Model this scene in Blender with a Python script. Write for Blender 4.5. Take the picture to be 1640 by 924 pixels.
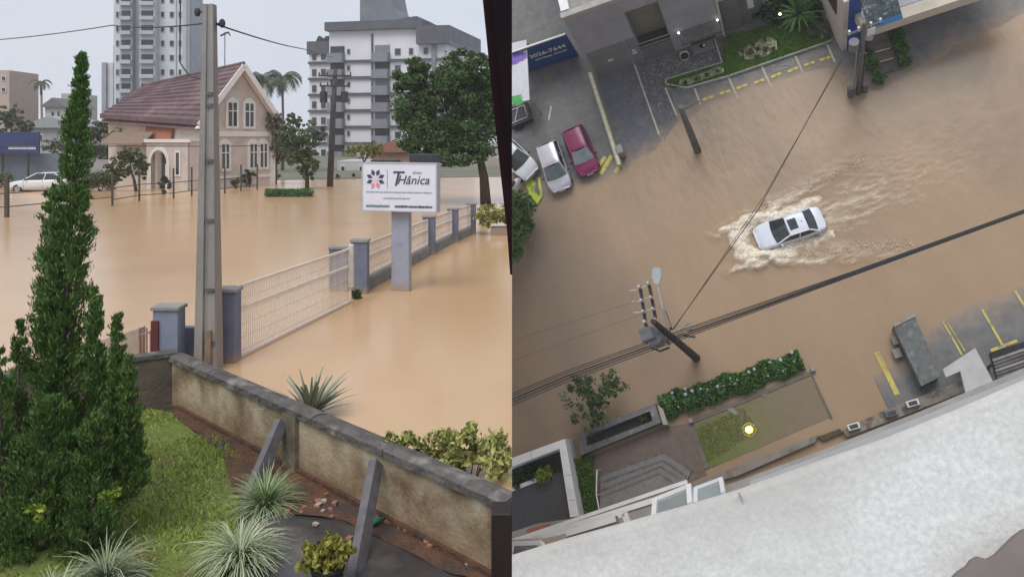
import bpy, bmesh, math, random
import numpy as np
from mathutils import Matrix, Vector
from mathutils import noise as mnoise

random.seed(7)
RNG = np.random.default_rng(7)
S = bpy.context.scene
C = S.collection
for o in list(bpy.data.objects):
    bpy.data.objects.remove(o)

# ---------------------------------------------------------------- camera
F, PX, PY = 1250.0, 820.0, 222.0          # focal length and optical axis in photo pixels
CAMH = 3.8                                # eye height above the flood of the garden view
cam = bpy.data.cameras.new('camera')
cam.sensor_width = 36.0
cam.lens = 36.0 * F / 1640.0
cam.shift_x = 0.0
cam.shift_y = -(462.0 - PY) / 1640.0
cam.clip_start = 0.05
cam.clip_end = 3000
camo = bpy.data.objects.new('camera', cam)
camo.location = (0, 0, CAMH)
camo.rotation_euler = (math.pi / 2, 0, 0)
C.objects.link(camo)
S.camera = camo

# ---------------------------------------------------------------- sky, sun, exposure
W = bpy.data.worlds.new('World')
S.world = W
W.use_nodes = True
wn = W.node_tree
wn.nodes.clear()
wo = wn.nodes.new('ShaderNodeOutputWorld')
wb = wn.nodes.new('ShaderNodeBackground')
wtc = wn.nodes.new('ShaderNodeTexCoord')
wnz = wn.nodes.new('ShaderNodeTexNoise')
wnz.inputs['Scale'].default_value = 2.2
wnz.inputs['Detail'].default_value = 4
wrp = wn.nodes.new('ShaderNodeValToRGB')
wrp.color_ramp.elements[0].position = .3
wrp.color_ramp.elements[0].color = (.575, .635, .735, 1)
wrp.color_ramp.elements[1].position = .7
wrp.color_ramp.elements[1].color = (.665, .71, .79, 1)
wn.links.new(wtc.outputs['Generated'], wnz.inputs['Vector'])
wn.links.new(wnz.outputs['Fac'], wrp.inputs['Fac'])
wn.links.new(wrp.outputs['Color'], wb.inputs['Color'])
wb.inputs['Strength'].default_value = .78
wn.links.new(wb.outputs[0], wo.inputs[0])

sun = bpy.data.lights.new('sun', 'SUN')
sun.energy = 1.5
sun.angle = math.radians(35)
sun.color = (1, .97, .93)
suno = bpy.data.objects.new('sun', sun)
SUNV = Vector((-.197, -.498, .844)).normalized()
suno.rotation_euler = SUNV.to_track_quat('Z', 'Y').to_euler()
suno.location = (0, -20, 60)
C.objects.link(suno)

S.view_settings.view_transform = 'Standard'
S.view_settings.look = 'None'
S.view_settings.exposure = 0.5
S.view_settings.gamma = 1.0
S.render.engine = 'CYCLES'
S.cycles.use_denoising = True
S.cycles.max_bounces = 6
S.cycles.volume_bounces = 3
S.cycles.transparent_max_bounces = 8
S.cycles.caustics_reflective = False
S.cycles.caustics_refractive = False

# ---------------------------------------------------------------- the two places
# The picture shows two places side by side.  The garden is upright in world space.
# The street below the tower block has its own "down" (towards photo pixel 1318,745),
# so it stands in a frame turned with respect to the garden's.
HR = 49.0
_d = Vector((1318 - PX, 745 - PY, F)).normalized()
_e1 = Vector((0, 1, 0)).cross(_d).normalized()
_e2 = _d.cross(_e1)
_A = math.radians(23)
_xr = _e1 * math.cos(_A) - _e2 * math.sin(_A)
_ur = -_d
_yr = _ur.cross(_xr)
def c2w(v): return Vector((v[0], v[2], -v[1]))
XR, YR, UR = c2w(_xr), c2w(_yr), c2w(_ur)
OR = Vector((0, 0, CAMH)) - UR * HR
MR = Matrix(((XR.x, YR.x, UR.x, OR.x), (XR.y, YR.y, UR.y, OR.y), (XR.z, YR.z, UR.z, OR.z), (0, 0, 0, 1)))
MRI = MR.inverted()
ML = Matrix.Identity(4)
FR = ML
SIDE = 'L'

def L(px, py, z=0.0):
    "garden: the point at height z seen at a photo pixel"
    Y = (CAMH - z) * F / (py - PY)
    return Vector(((px - PX) / F * Y, Y, z))
def LY(px, py, Y):
    "garden: the point at depth Y seen at a photo pixel"
    return Vector(((px - PX) / F * Y, Y, CAMH - (py - PY) / F * Y))
def _ray(px, py):
    w = Vector(((px - PX) / F, 1.0, -(py - PY) / F))
    return Vector((w.dot(XR), w.dot(YR), w.dot(UR)))
def G(px, py, z=0.0):
    "street: the point at height z seen at a photo pixel"
    r = _ray(px, py)
    t = (z - HR) / r.z
    return Vector((r.x * t, r.y * t, z))
def HT(base, top, zb=0.0):
    "street: height of an upright line from the base pixel to the top pixel"
    b = G(*base, zb)
    r = _ray(*top)
    # closest approach of ray (from (0,0,HR)) to the vertical line through b
    n2 = r.x * r.x + r.y * r.y
    t = (b.x * r.x + b.y * r.y) / n2
    return HR + r.z * t

def use(side):
    global FR, SIDE
    SIDE = side
    FR = ML if side == 'L' else MR

# ---------------------------------------------------------------- materials
MATS = {}
def mat(name, c1, c2=None, scale=4.0, detail=5, rough=.75, bump=0.0, bscale=None, metal=0.0, spec=.4,
        lo=.35, hi=.65, stretch=(1, 1, 1), rnd=None, c3=None, dirt_tone=None, emit=None, tide=None):
    if name in MATS: return MATS[name]
    m = bpy.data.materials.new(name)
    m.use_nodes = True
    nt = m.node_tree
    p = nt.nodes['Principled BSDF']
    p.inputs['Roughness'].default_value = rough
    p.inputs['Metallic'].default_value = metal
    p.inputs['Specular IOR Level'].default_value = spec
    col = None
    tc = nt.nodes.new('ShaderNodeTexCoord')
    mp = nt.nodes.new('ShaderNodeMapping')
    mp.inputs['Scale'].default_value = stretch
    nt.links.new(tc.outputs['Object'], mp.inputs['Vector'])
    if c2 is None:
        c2 = tuple(x * .86 for x in c1)
    nz = nt.nodes.new('ShaderNodeTexNoise')
    nz.inputs['Scale'].default_value = scale
    nz.inputs['Detail'].default_value = detail
    nz.inputs['Roughness'].default_value = .62
    nt.links.new(mp.outputs[0], nz.inputs['Vector'])
    rp = nt.nodes.new('ShaderNodeValToRGB')
    rp.color_ramp.elements[0].position = lo
    rp.color_ramp.elements[1].position = hi
    rp.color_ramp.elements[0].color = (*c1, 1)
    rp.color_ramp.elements[1].color = (*c2, 1)
    nt.links.new(nz.outputs['Fac'], rp.inputs['Fac'])
    col = rp.outputs['Color']
    def mix(a, b, fac):
        x = nt.nodes.new('ShaderNodeMix'); x.data_type = 'RGBA'
        nt.links.new(fac, x.inputs['Factor'])
        nt.links.new(a, x.inputs['A'])
        if isinstance(b, tuple): x.inputs['B'].default_value = (*b, 1)
        else: nt.links.new(b, x.inputs['B'])
        return x.outputs['Result']
    if rnd is not None:                       # per-leaf tint
        at = nt.nodes.new('ShaderNodeAttribute'); at.attribute_name = 'rnd'
        col = mix(col, rnd, at.outputs['Fac'])
    if c3 is not None:                        # second, larger stain layer (colour, scale, lo, hi)
        n2 = nt.nodes.new('ShaderNodeTexNoise')
        n2.inputs['Scale'].default_value = c3[1]; n2.inputs['Detail'].default_value = 6
        nt.links.new(mp.outputs[0], n2.inputs['Vector'])
        mr = nt.nodes.new('ShaderNodeMapRange')
        mr.inputs['From Min'].default_value = c3[2]; mr.inputs['From Max'].default_value = c3[3]
        nt.links.new(n2.outputs['Fac'], mr.inputs['Value'])
        col = mix(col, c3[0], mr.outputs['Result'])
    if tide is not None:                      # dried mud line left by the flood (z0, z1, colour)
        sx = nt.nodes.new('ShaderNodeSeparateXYZ'); nt.links.new(tc.outputs['Object'], sx.inputs[0])
        n4 = nt.nodes.new('ShaderNodeTexNoise'); n4.inputs['Scale'].default_value = 7; n4.inputs['Detail'].default_value = 6
        nt.links.new(tc.outputs['Object'], n4.inputs['Vector'])
        m4 = nt.nodes.new('ShaderNodeMath'); m4.operation = 'MULTIPLY_ADD'; m4.inputs[1].default_value = .35
        nt.links.new(n4.outputs['Fac'], m4.inputs[0]); nt.links.new(sx.outputs['Z'], m4.inputs[2])
        r4 = nt.nodes.new('ShaderNodeMapRange'); r4.inputs['From Min'].default_value = tide[0] + .17; r4.inputs['From Max'].default_value = tide[1] + .17
        r4.inputs['To Min'].default_value = .8; r4.inputs['To Max'].default_value = 0
        nt.links.new(m4.outputs[0], r4.inputs['Value'])
        col = mix(col, tide[2], r4.outputs['Result'])
    if dirt_tone is not None:                      # mud / silt, also the ledge's greyer edge, where the mesh carries the attribute
        at = nt.nodes.new('ShaderNodeAttribute'); at.attribute_name = 'mud'
        ad = nt.nodes.new('ShaderNodeMath'); ad.operation = 'MULTIPLY_ADD'
        n3 = nt.nodes.new('ShaderNodeTexNoise'); n3.inputs['Scale'].default_value = 1.7; n3.inputs['Detail'].default_value = 8
        nt.links.new(mp.outputs[0], n3.inputs['Vector'])
        sb = nt.nodes.new('ShaderNodeMath'); sb.operation = 'SUBTRACT'; sb.inputs[1].default_value = .5
        nt.links.new(n3.outputs['Fac'], sb.inputs[0])
        ad.inputs[1].default_value = 1.3
        nt.links.new(sb.outputs[0], ad.inputs[0]); nt.links.new(at.outputs['Fac'], ad.inputs[2])
        cl = nt.nodes.new('ShaderNodeClamp'); nt.links.new(ad.outputs[0], cl.inputs[0])
        col = mix(col, dirt_tone, cl.outputs[0])
    nt.links.new(col, p.inputs['Base Color'])
    if bump:
        bz = nt.nodes.new('ShaderNodeTexNoise')
        bz.inputs['Scale'].default_value = bscale or scale * 3
        bz.inputs['Detail'].default_value = 6
        nt.links.new(mp.outputs[0], bz.inputs['Vector'])
        bp = nt.nodes.new('ShaderNodeBump')
        bp.inputs['Strength'].default_value = bump
        bp.inputs['Distance'].default_value = .05
        nt.links.new(bz.outputs['Fac'], bp.inputs['Height'])
        nt.links.new(bp.outputs[0], p.inputs['Normal'])
    if emit:
        p.inputs['Emission Color'].default_value = (*emit[0], 1)
        p.inputs['Emission Strength'].default_value = emit[1]
    MATS[name] = m
    return m

def leafmat(name, dark, light, rough=.6):
    return mat(name, dark, light, scale=1.3, detail=3, rough=rough, spec=.25, lo=.3, hi=.7, rnd=tuple(min(1, x * 1.5 + .008) for x in light))

# ---------------------------------------------------------------- mesh building
CLIP = []
class MB:
    def __init__(s, o=(0, 0, 0)):
        s.v = []; s.f = []; s.o = Vector(o)
    def add(s, vs, fs):
        n = len(s.v)
        s.v += [Vector(p) - s.o for p in vs]
        s.f += [tuple(i + n for i in f) for f in fs]
        return s
    def hex8(s, p):          # bottom 0-3, top 4-7, same winding
        return s.add(p, [(3, 2, 1, 0), (4, 5, 6, 7), (0, 1, 5, 4), (1, 2, 6, 5), (2, 3, 7, 6), (3, 0, 4, 7)])
    def box(s, x0, x1, y0, y1, z0, z1):
        return s.hex8([(x0, y0, z0), (x1, y0, z0), (x1, y1, z0), (x0, y1, z0), (x0, y0, z1), (x1, y0, z1), (x1, y1, z1), (x0, y1, z1)])
    def bev(s, x0, x1, y0, y1, z0, z1, b=.01):   # box with chamfered vertical and top edges
        P = [(x0 + b, y0), (x1 - b, y0), (x1, y0 + b), (x1, y1 - b), (x1 - b, y1), (x0 + b, y1), (x0, y1 - b), (x0, y0 + b)]
        cx, cy = (x0 + x1) / 2, (y0 + y1) / 2
        n = 8
        vs = [(x, y, z0) for x, y in P] + [(x, y, z1 - b) for x, y in P] + [(x + (b if x < cx else -b), y + (b if y < cy else -b), z1) for x, y in P]
        fs = [tuple(range(n))[::-1], tuple(range(2 * n, 3 * n))]
        for k in range(2):
            for i in range(n):
                j = (i + 1) % n
                fs.append((k * n + i, k * n + j, (k + 1) * n + j, (k + 1) * n + i))
        return s.add(vs, fs)
    def bar(s, a, b, w, h=None, up=(0, 0, 1)):   # rectangular bar from a to b
        a, b = Vector(a), Vector(b)
        h = h or w
        d = (b - a).normalized()
        u = Vector(up)
        if abs(d.dot(u)) > .98: u = Vector((1, 0, 0))
        sd = d.cross(u).normalized() * w / 2
        uu = sd.cross(d).normalized() * h / 2
        return s.hex8([a - sd - uu, a + sd - uu, b + sd - uu, b - sd - uu, a - sd + uu, a + sd + uu, b + sd + uu, b - sd + uu])
    def prism(s, poly, z0, z1):
        n = len(poly)
        g0 = (lambda i: z0[i]) if isinstance(z0, (list, tuple)) else (lambda i: z0)
        g1 = (lambda i: z1[i]) if isinstance(z1, (list, tuple)) else (lambda i: z1)
        vs = [(p[0], p[1], g0(i)) for i, p in enumerate(poly)] + [(p[0], p[1], g1(i)) for i, p in enumerate(poly)]
        fs = [tuple(range(n))[::-1], tuple(range(n, 2 * n))]
        fs += [(i, (i + 1) % n, n + (i + 1) % n, n + i) for i in range(n)]
        return s.add(vs, fs)
    def slab(s, pts, t):     # polygon in space, thickened by vector t
        n = len(pts); t = Vector(t)
        vs = [Vector(p) for p in pts] + [Vector(p) + t for p in pts]
        fs = [tuple(range(n))[::-1], tuple(range(n, 2 * n))] + [(i, (i + 1) % n, n + (i + 1) % n, n + i) for i in range(n)]
        return s.add(vs, fs)
    def tube(s, path, r, n=8, cap=True):
        path = [Vector(p) for p in path]
        if not isinstance(r, (list, tuple)): r = [r] * len(path)
        vs = []; fs = []
        ref = None
        for i, p in enumerate(path):
            d = (path[min(i + 1, len(path) - 1)] - path[max(i - 1, 0)])
            d = d.normalized() if d.length > 1e-9 else Vector((0, 0, 1))
            if ref is None or abs(d.dot(ref)) > .95:
                ref = Vector((1, 0, 0)) if abs(d.x) < .8 else Vector((0, 1, 0))
            a = d.cross(ref).normalized(); b = d.cross(a)
            for k in range(n):
                t = 2 * math.pi * k / n
                vs.append(p + (a * math.cos(t) + b * math.sin(t)) * r[i])
        for i in range(len(path) - 1):
            for k in range(n):
                j = (k + 1) % n
                fs.append((i * n + k, i * n + j, (i + 1) * n + j, (i + 1) * n + k))
        if cap:
            fs.append(tuple(range(n))[::-1]); fs.append(tuple(range((len(path) - 1) * n, len(path) * n)))
        return s.add(vs, fs)
    def ball(s, c, r, n=10, m=6, sq=(1, 1, 1), jit=0):
        vs = [(c[0], c[1], c[2] - r * sq[2])]; fs = []
        for i in range(1, m):
            a = -math.pi / 2 + math.pi * i / m
            for k in range(n):
                t = 2 * math.pi * k / n
                rr = r * (1 + random.uniform(-jit, jit))
                vs.append((c[0] + rr * sq[0] * math.cos(a) * math.cos(t), c[1] + rr * sq[1] * math.cos(a) * math.sin(t), c[2] + rr * sq[2] * math.sin(a)))
        vs.append((c[0], c[1], c[2] + r * sq[2]))
        for k in range(n): fs.append((0, 1 + (k + 1) % n, 1 + k))
        for i in range(m - 2):
            for k in range(n):
                a0 = 1 + i * n + k; a1 = 1 + i * n + (k + 1) % n
                fs.append((a0, a1, a1 + n, a0 + n))
        e = len(vs) - 1
        for k in range(n): fs.append((e, e - n + k, e - n + (k + 1) % n))
        return s.add(vs, fs)
    def grid(s, fn, nu, nv):   # fn(u,v) -> point, u,v in 0..1
        vs = [fn(i / nu, j / nv) for j in range(nv + 1) for i in range(nu + 1)]
        fs = [(j * (nu + 1) + i, j * (nu + 1) + i + 1, (j + 1) * (nu + 1) + i + 1, (j + 1) * (nu + 1) + i) for j in range(nv) for i in range(nu)]
        return s.add(vs, fs)
    def mesh(s, name, m, smooth=False):
        me = bpy.data.meshes.new(name)
        me.from_pydata([tuple(p) for p in s.v], [], s.f)
        me.materials.append(m)
        if smooth:
            me.polygons.foreach_set('use_smooth', [True] * len(me.polygons))
        me.update()
        return me

def tagit(o, label=None, cat=None, group=None, kind=None):
    if label: o['label'] = label
    if cat: o['category'] = cat
    if group: o['group'] = group
    if kind: o['kind'] = kind
    return o
def thing(name, label, cat, base=(0, 0, 0), rz=0.0, group=None):
    o = bpy.data.objects.new(name, None)
    o.empty_display_size = .2
    C.objects.link(o)
    o.matrix_world = FR @ Matrix.Translation(base) @ Matrix.Rotation(rz, 4, 'Z')
    return tagit(o, label, cat, group)
def part(name, mb, m, parent, smooth=False, label=None, kind=None):
    me = mb.mesh(name, m, smooth) if isinstance(mb, MB) else mb
    o = bpy.data.objects.new(name, me)
    C.objects.link(o)
    o.parent = parent
    CLIP.append((o, SIDE))
    return tagit(o, label, None, None, kind)
def single(name, mb, m, label, cat, base=(0, 0, 0), rz=0.0, group=None, smooth=False, kind=None):
    me = mb.mesh(name, m, smooth) if isinstance(mb, MB) else mb
    o = bpy.data.objects.new(name, me)
    C.objects.link(o)
    o.matrix_world = FR @ Matrix.Translation(base) @ Matrix.Rotation(rz, 4, 'Z')
    CLIP.append((o, SIDE))
    return tagit(o, label, cat, group, kind)
def struct(name, mb, m, smooth=False, label=None):
    me = mb.mesh(name, m, smooth) if isinstance(mb, MB) else mb
    o = bpy.data.objects.new(name, me)
    C.objects.link(o)
    o.matrix_world = FR.copy()
    CLIP.append((o, SIDE))
    return tagit(o, label, None, None, 'structure')

def copytree(root, base, rz, label, scale=1.0):
    r = root.copy(); C.objects.link(r)
    r.matrix_world = FR @ Matrix.Translation(base) @ Matrix.Rotation(rz, 4, 'Z') @ Matrix.Scale(scale, 4)
    r['label'] = label
    if r.type == 'MESH': CLIP.append((r, SIDE))
    for ch in [o for o in bpy.data.objects if o.parent == root]:
        c = ch.copy(); C.objects.link(c); c.parent = r; CLIP.append((c, SIDE))
        for g in [o for o in bpy.data.objects if o.parent == ch]:
            d = g.copy(); C.objects.link(d); d.parent = c; CLIP.append((d, SIDE))
    return r

# sheets that follow a height function, cut into cells
def sheet(poly, zf, m, name, cell=1.0, mud=None):
    bm = bmesh.new()
    bm.faces.new([bm.verts.new((p[0], p[1], 0)) for p in poly])
    xs = [p[0] for p in poly]; ys = [p[1] for p in poly]
    for ax, lo, hi in ((0, min(xs), max(xs)), (1, min(ys), max(ys))):
        k = math.ceil(lo / cell)
        while k * cell < hi:
            co = [0, 0, 0]; no = [0, 0, 0]
            co[ax] = k * cell; no[ax] = 1
            bmesh.ops.bisect_plane(bm, geom=bm.verts[:] + bm.edges[:] + bm.faces[:], plane_co=co, plane_no=no, dist=1e-5)
            k += 1
    me = bpy.data.meshes.new(name)
    for f in bm.faces:
        if f.normal.z < 0: f.normal_flip()
    for v in bm.verts: v.co.z = zf(v.co.x, v.co.y)
    bm.to_mesh(me); bm.free()
    if mud:
        a = me.attributes.new('mud', 'FLOAT', 'POINT')
        a.data.foreach_set('value', [mud(v.co.x, v.co.y, v.co.z) for v in me.vertices])
    me.polygons.foreach_set('use_smooth', [True] * len(me.polygons))
    me.materials.append(m)
    return me

# ---------------------------------------------------------------- foliage
def quads_mesh(name, V, m, rnd=None, nv=4):
    V = np.asarray(V, dtype=np.float32).reshape(-1, 3)
    n = len(V) // nv
    me = bpy.data.meshes.new(name)
    me.vertices.add(len(V)); me.loops.add(len(V)); me.polygons.add(n)
    me.vertices.foreach_set('co', V.ravel())
    me.loops.foreach_set('vertex_index', np.arange(len(V), dtype=np.int32))
    me.polygons.foreach_set('loop_start', np.arange(0, len(V), nv, dtype=np.int32))
    me.polygons.foreach_set('loop_total', np.full(n, nv, dtype=np.int32))
    a = me.attributes.new('rnd', 'FLOAT', 'FACE')
    if rnd is None: rnd = RNG.random(n) ** 2 * .8
    a.data.foreach_set('value', np.asarray(rnd, dtype=np.float32))
    me.materials.append(m)
    me.update(); me.validate()
    return me
def _norm(a): return a / np.maximum(np.linalg.norm(a, axis=1, keepdims=True), 1e-9)
def leaf_quads(P, size, dirs=None, aspect=.5, spread=1.0):
    n = len(P)
    d = RNG.normal(size=(n, 3))
    if dirs is not None: d = dirs + d * spread
    d = _norm(d)
    s = _norm(np.cross(d, RNG.normal(size=(n, 3))))
    sz = size * RNG.uniform(.6, 1.35, (n, 1))
    nrm = np.cross(d, s)
    a = P - d * sz * .5
    b = P + s * sz * aspect * .5 + nrm * sz * .08
    c = P + d * sz * .5
    e = P - s * sz * aspect * .5 + nrm * sz * .08
    return np.stack([a, b, c, e], 1).reshape(-1, 3)
def crown_points(n, blobs, fill=.55):
    "points in leafy clumps spread over ellipsoid blobs: (cx,cy,cz, rx,ry,rz, nclump, clump radius)"
    out = []
    tot = sum(b[6] for b in blobs)
    for (cx, cy, cz, rx, ry, rz, nc, cr) in blobs:
        k = RNG.normal(size=(nc, 3)); k = _norm(k) * (RNG.random((nc, 1)) ** .45) 
        k = k * np.array([rx, ry, rz]) + np.array([cx, cy, cz])
        m = int(n * nc / tot)
        idx = RNG.integers(0, nc, m)
        crs = cr * RNG.uniform(.55, 1.3, nc)
        q = _norm(RNG.normal(size=(m, 3))) * (RNG.random((m, 1)) ** fill)
        q[:, 2] *= .75
        out.append(k[idx] + q * crs[idx][:, None])
    return np.concatenate(out)
def tree(name, label, base, blobs, lm, tm, n=6000, leaf=.2, trunk_r=.15, forks=5, cat='tree', group=None, trunk_top=None):
    t = thing(name, label, cat, base, 0, group)
    P = crown_points(n, blobs)
    me = quads_mesh('crown', leaf_quads(P, leaf), lm)
    part('crown', me, lm, t)
    mb = MB()
    cz = np.mean([b[2] for b in blobs]); cx = np.mean([b[0] for b in blobs]); cy = np.mean([b[1] for b in blobs])
    tt = Vector(trunk_top) if trunk_top else Vector((cx * .4, cy * .4, cz * .6))
    mb.tube([(0, 0, -.3), tt * .5 + Vector((trunk_r * .3, 0, 0)), tt], [trunk_r * 1.25, trunk_r, trunk_r * .75], 8)
    for b in blobs:
        for q in range(max(1, forks // len(blobs))):
            e = Vector((b[0] + random.uniform(-.5, .5) * b[3], b[1] + random.uniform(-.5, .5) * b[4], b[2] + random.uniform(-.1, .5) * b[5]))
            mid = tt.lerp(e, .5) + Vector((random.uniform(-.1, .1), random.uniform(-.1, .1), .1)) * b[3]
            mb.tube([tt * .92, mid, e], [trunk_r * .55, trunk_r * .35, trunk_r * .12], 6)
    part('trunk', mb, tm, t, smooth=True)
    return t
def tuft(name, label, base, n, length, m, width=.02, spread=1.0, arch=.7, cat='plant', group=None, lift=0.0):
    "fountain of arching strap leaves"
    seg = 4
    V = []; R = []
    for i in range(n):
        a = random.uniform(0, 2 * math.pi)
        el = math.radians(random.uniform(15, 85) ** 1.0)
        ln = length * random.uniform(.65, 1.1)
        dx, dy = math.cos(a), math.sin(a)
        side = Vector((-dy, dx, 0))
        pts = []
        x = z = 0
        e = el
        for k in range(seg + 1):
            pts.append((x, z))
            x += math.cos(e) * ln / seg * spread; z += math.sin(e) * ln / seg
            e -= arch * random.uniform(.25, .55)
        r0 = Vector((dx, dy, 0)) * random.uniform(0, length * .08)
        rv = random.random() ** 2
        for k in range(seg):
            w0 = width * (1 - k / seg) ** .6; w1 = width * max(.08, 1 - (k + 1) / seg) ** .6
            p0 = r0 + Vector((dx * pts[k][0], dy * pts[k][0], pts[k][1] + lift)); p1 = r0 + Vector((dx * pts[k + 1][0], dy * pts[k + 1][0], pts[k + 1][1] + lift))
            V += [p0 - side * w0 / 2, p0 + side * w0 / 2, p1 + side * w1 / 2, p1 - side * w1 / 2]
            R.append(rv)
    V = np.array([tuple(p) for p in V])
    return single(name, quads_mesh(name, V, m, R), m, label, cat, base, 0, group)

# ---------------------------------------------------------------- lettering
def text_part(body, m, parent, origin, xd, yd, size, name='lettering', shear=0.0, depth=.003, bold=0.0):
    cu = bpy.data.curves.new('t', 'FONT')
    cu.body = body; cu.size = size; cu.extrude = depth; cu.align_x = 'CENTER'; cu.align_y = 'CENTER'; cu.shear = shear
    cu.resolution_u = 2; cu.offset = bold
    ob = bpy.data.objects.new('t', cu); C.objects.link(ob)
    dg = bpy.context.evaluated_depsgraph_get()
    me = bpy.data.meshes.new_from_object(ob.evaluated_get(dg))
    bpy.data.objects.remove(ob); bpy.data.curves.remove(cu)
    xd = Vector(xd).normalized(); yd = Vector(yd).normalized(); nd = xd.cross(yd)
    o = Vector(origin)
    for v in me.vertices:
        v.co = o + xd * v.co.x + yd * v.co.y + nd * v.co.z
    me.materials.clear(); me.materials.append(m)
    me.name = name
    return part(name, me, m, parent)
# ================================================================ shared materials
M_conc = mat('weathered_concrete', (.34, .32, .30), (.24, .225, .21), 3, rough=.85, bump=.3, bscale=30)
M_dconc = mat('dark_damp_concrete', (.16, .15, .145), (.09, .085, .085), 3, rough=.7, bump=.4, bscale=25)
M_white = mat('white_paint', (.78, .78, .78), (.70, .70, .70), 3, rough=.5)
M_trunk = mat('bark', (.09, .065, .045), (.05, .038, .03), 8, rough=.9, bump=.5)
M_dark = mat('dark_metal', (.035, .035, .04), (.055, .052, .055), 6, rough=.5)
M_black = mat('black_rubber', (.015, .015, .016), (.025, .025, .025), 6, rough=.7)
M_glass = mat('dark_glass', (.025, .032, .037), (.045, .055, .06), 2, rough=.08, spec=.6)
M_wire = mat('cable', (.02, .02, .022), (.03, .03, .03), 5, rough=.6)
M_steel = mat('galvanised_steel', (.38, .39, .40), (.28, .29, .30), 6, rough=.45, metal=.5)
M_yellow = mat('yellow_road_paint', (.66, .56, .12), (.50, .43, .12), 5, rough=.7, c3=((.26, .24, .15), 4, .56, .68), dirt_tone=(.30, .22, .15))
M_cream = mat('worn_cream_paint', (.60, .56, .44), (.42, .38, .30), 5, rough=.75, dirt_tone=(.30, .22, .15))
M_cable_ins = mat('porcelain', (.55, .55, .57), (.4, .4, .42), 5, rough=.25)

# cars ------------------------------------------------------------------------
def loft(mb, secs, closed=False):
    n = len(secs[0])
    vs = [p for s in secs for p in s]
    fs = []
    for i in range(len(secs) - 1):
        for k in range(n - 1):
            fs.append((i * n + k, i * n + k + 1, (i + 1) * n + k + 1, (i + 1) * n + k))
    fs.append(tuple(range(n))); fs.append(tuple(range((len(secs) - 1) * n, len(secs) * n))[::-1])
    mb.add(vs, fs)
def pane(mb, a, b, c, d, bulge=(0, 0, 0), n=6, th=.012):
    a, b, c, d = map(Vector, (a, b, c, d)); bl = Vector(bulge)
    mb.grid(lambda u, v: a.lerp(b, u).lerp(d.lerp(c, u), v) + bl * (1 - (2 * u - 1) ** 2), n, 3)

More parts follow.
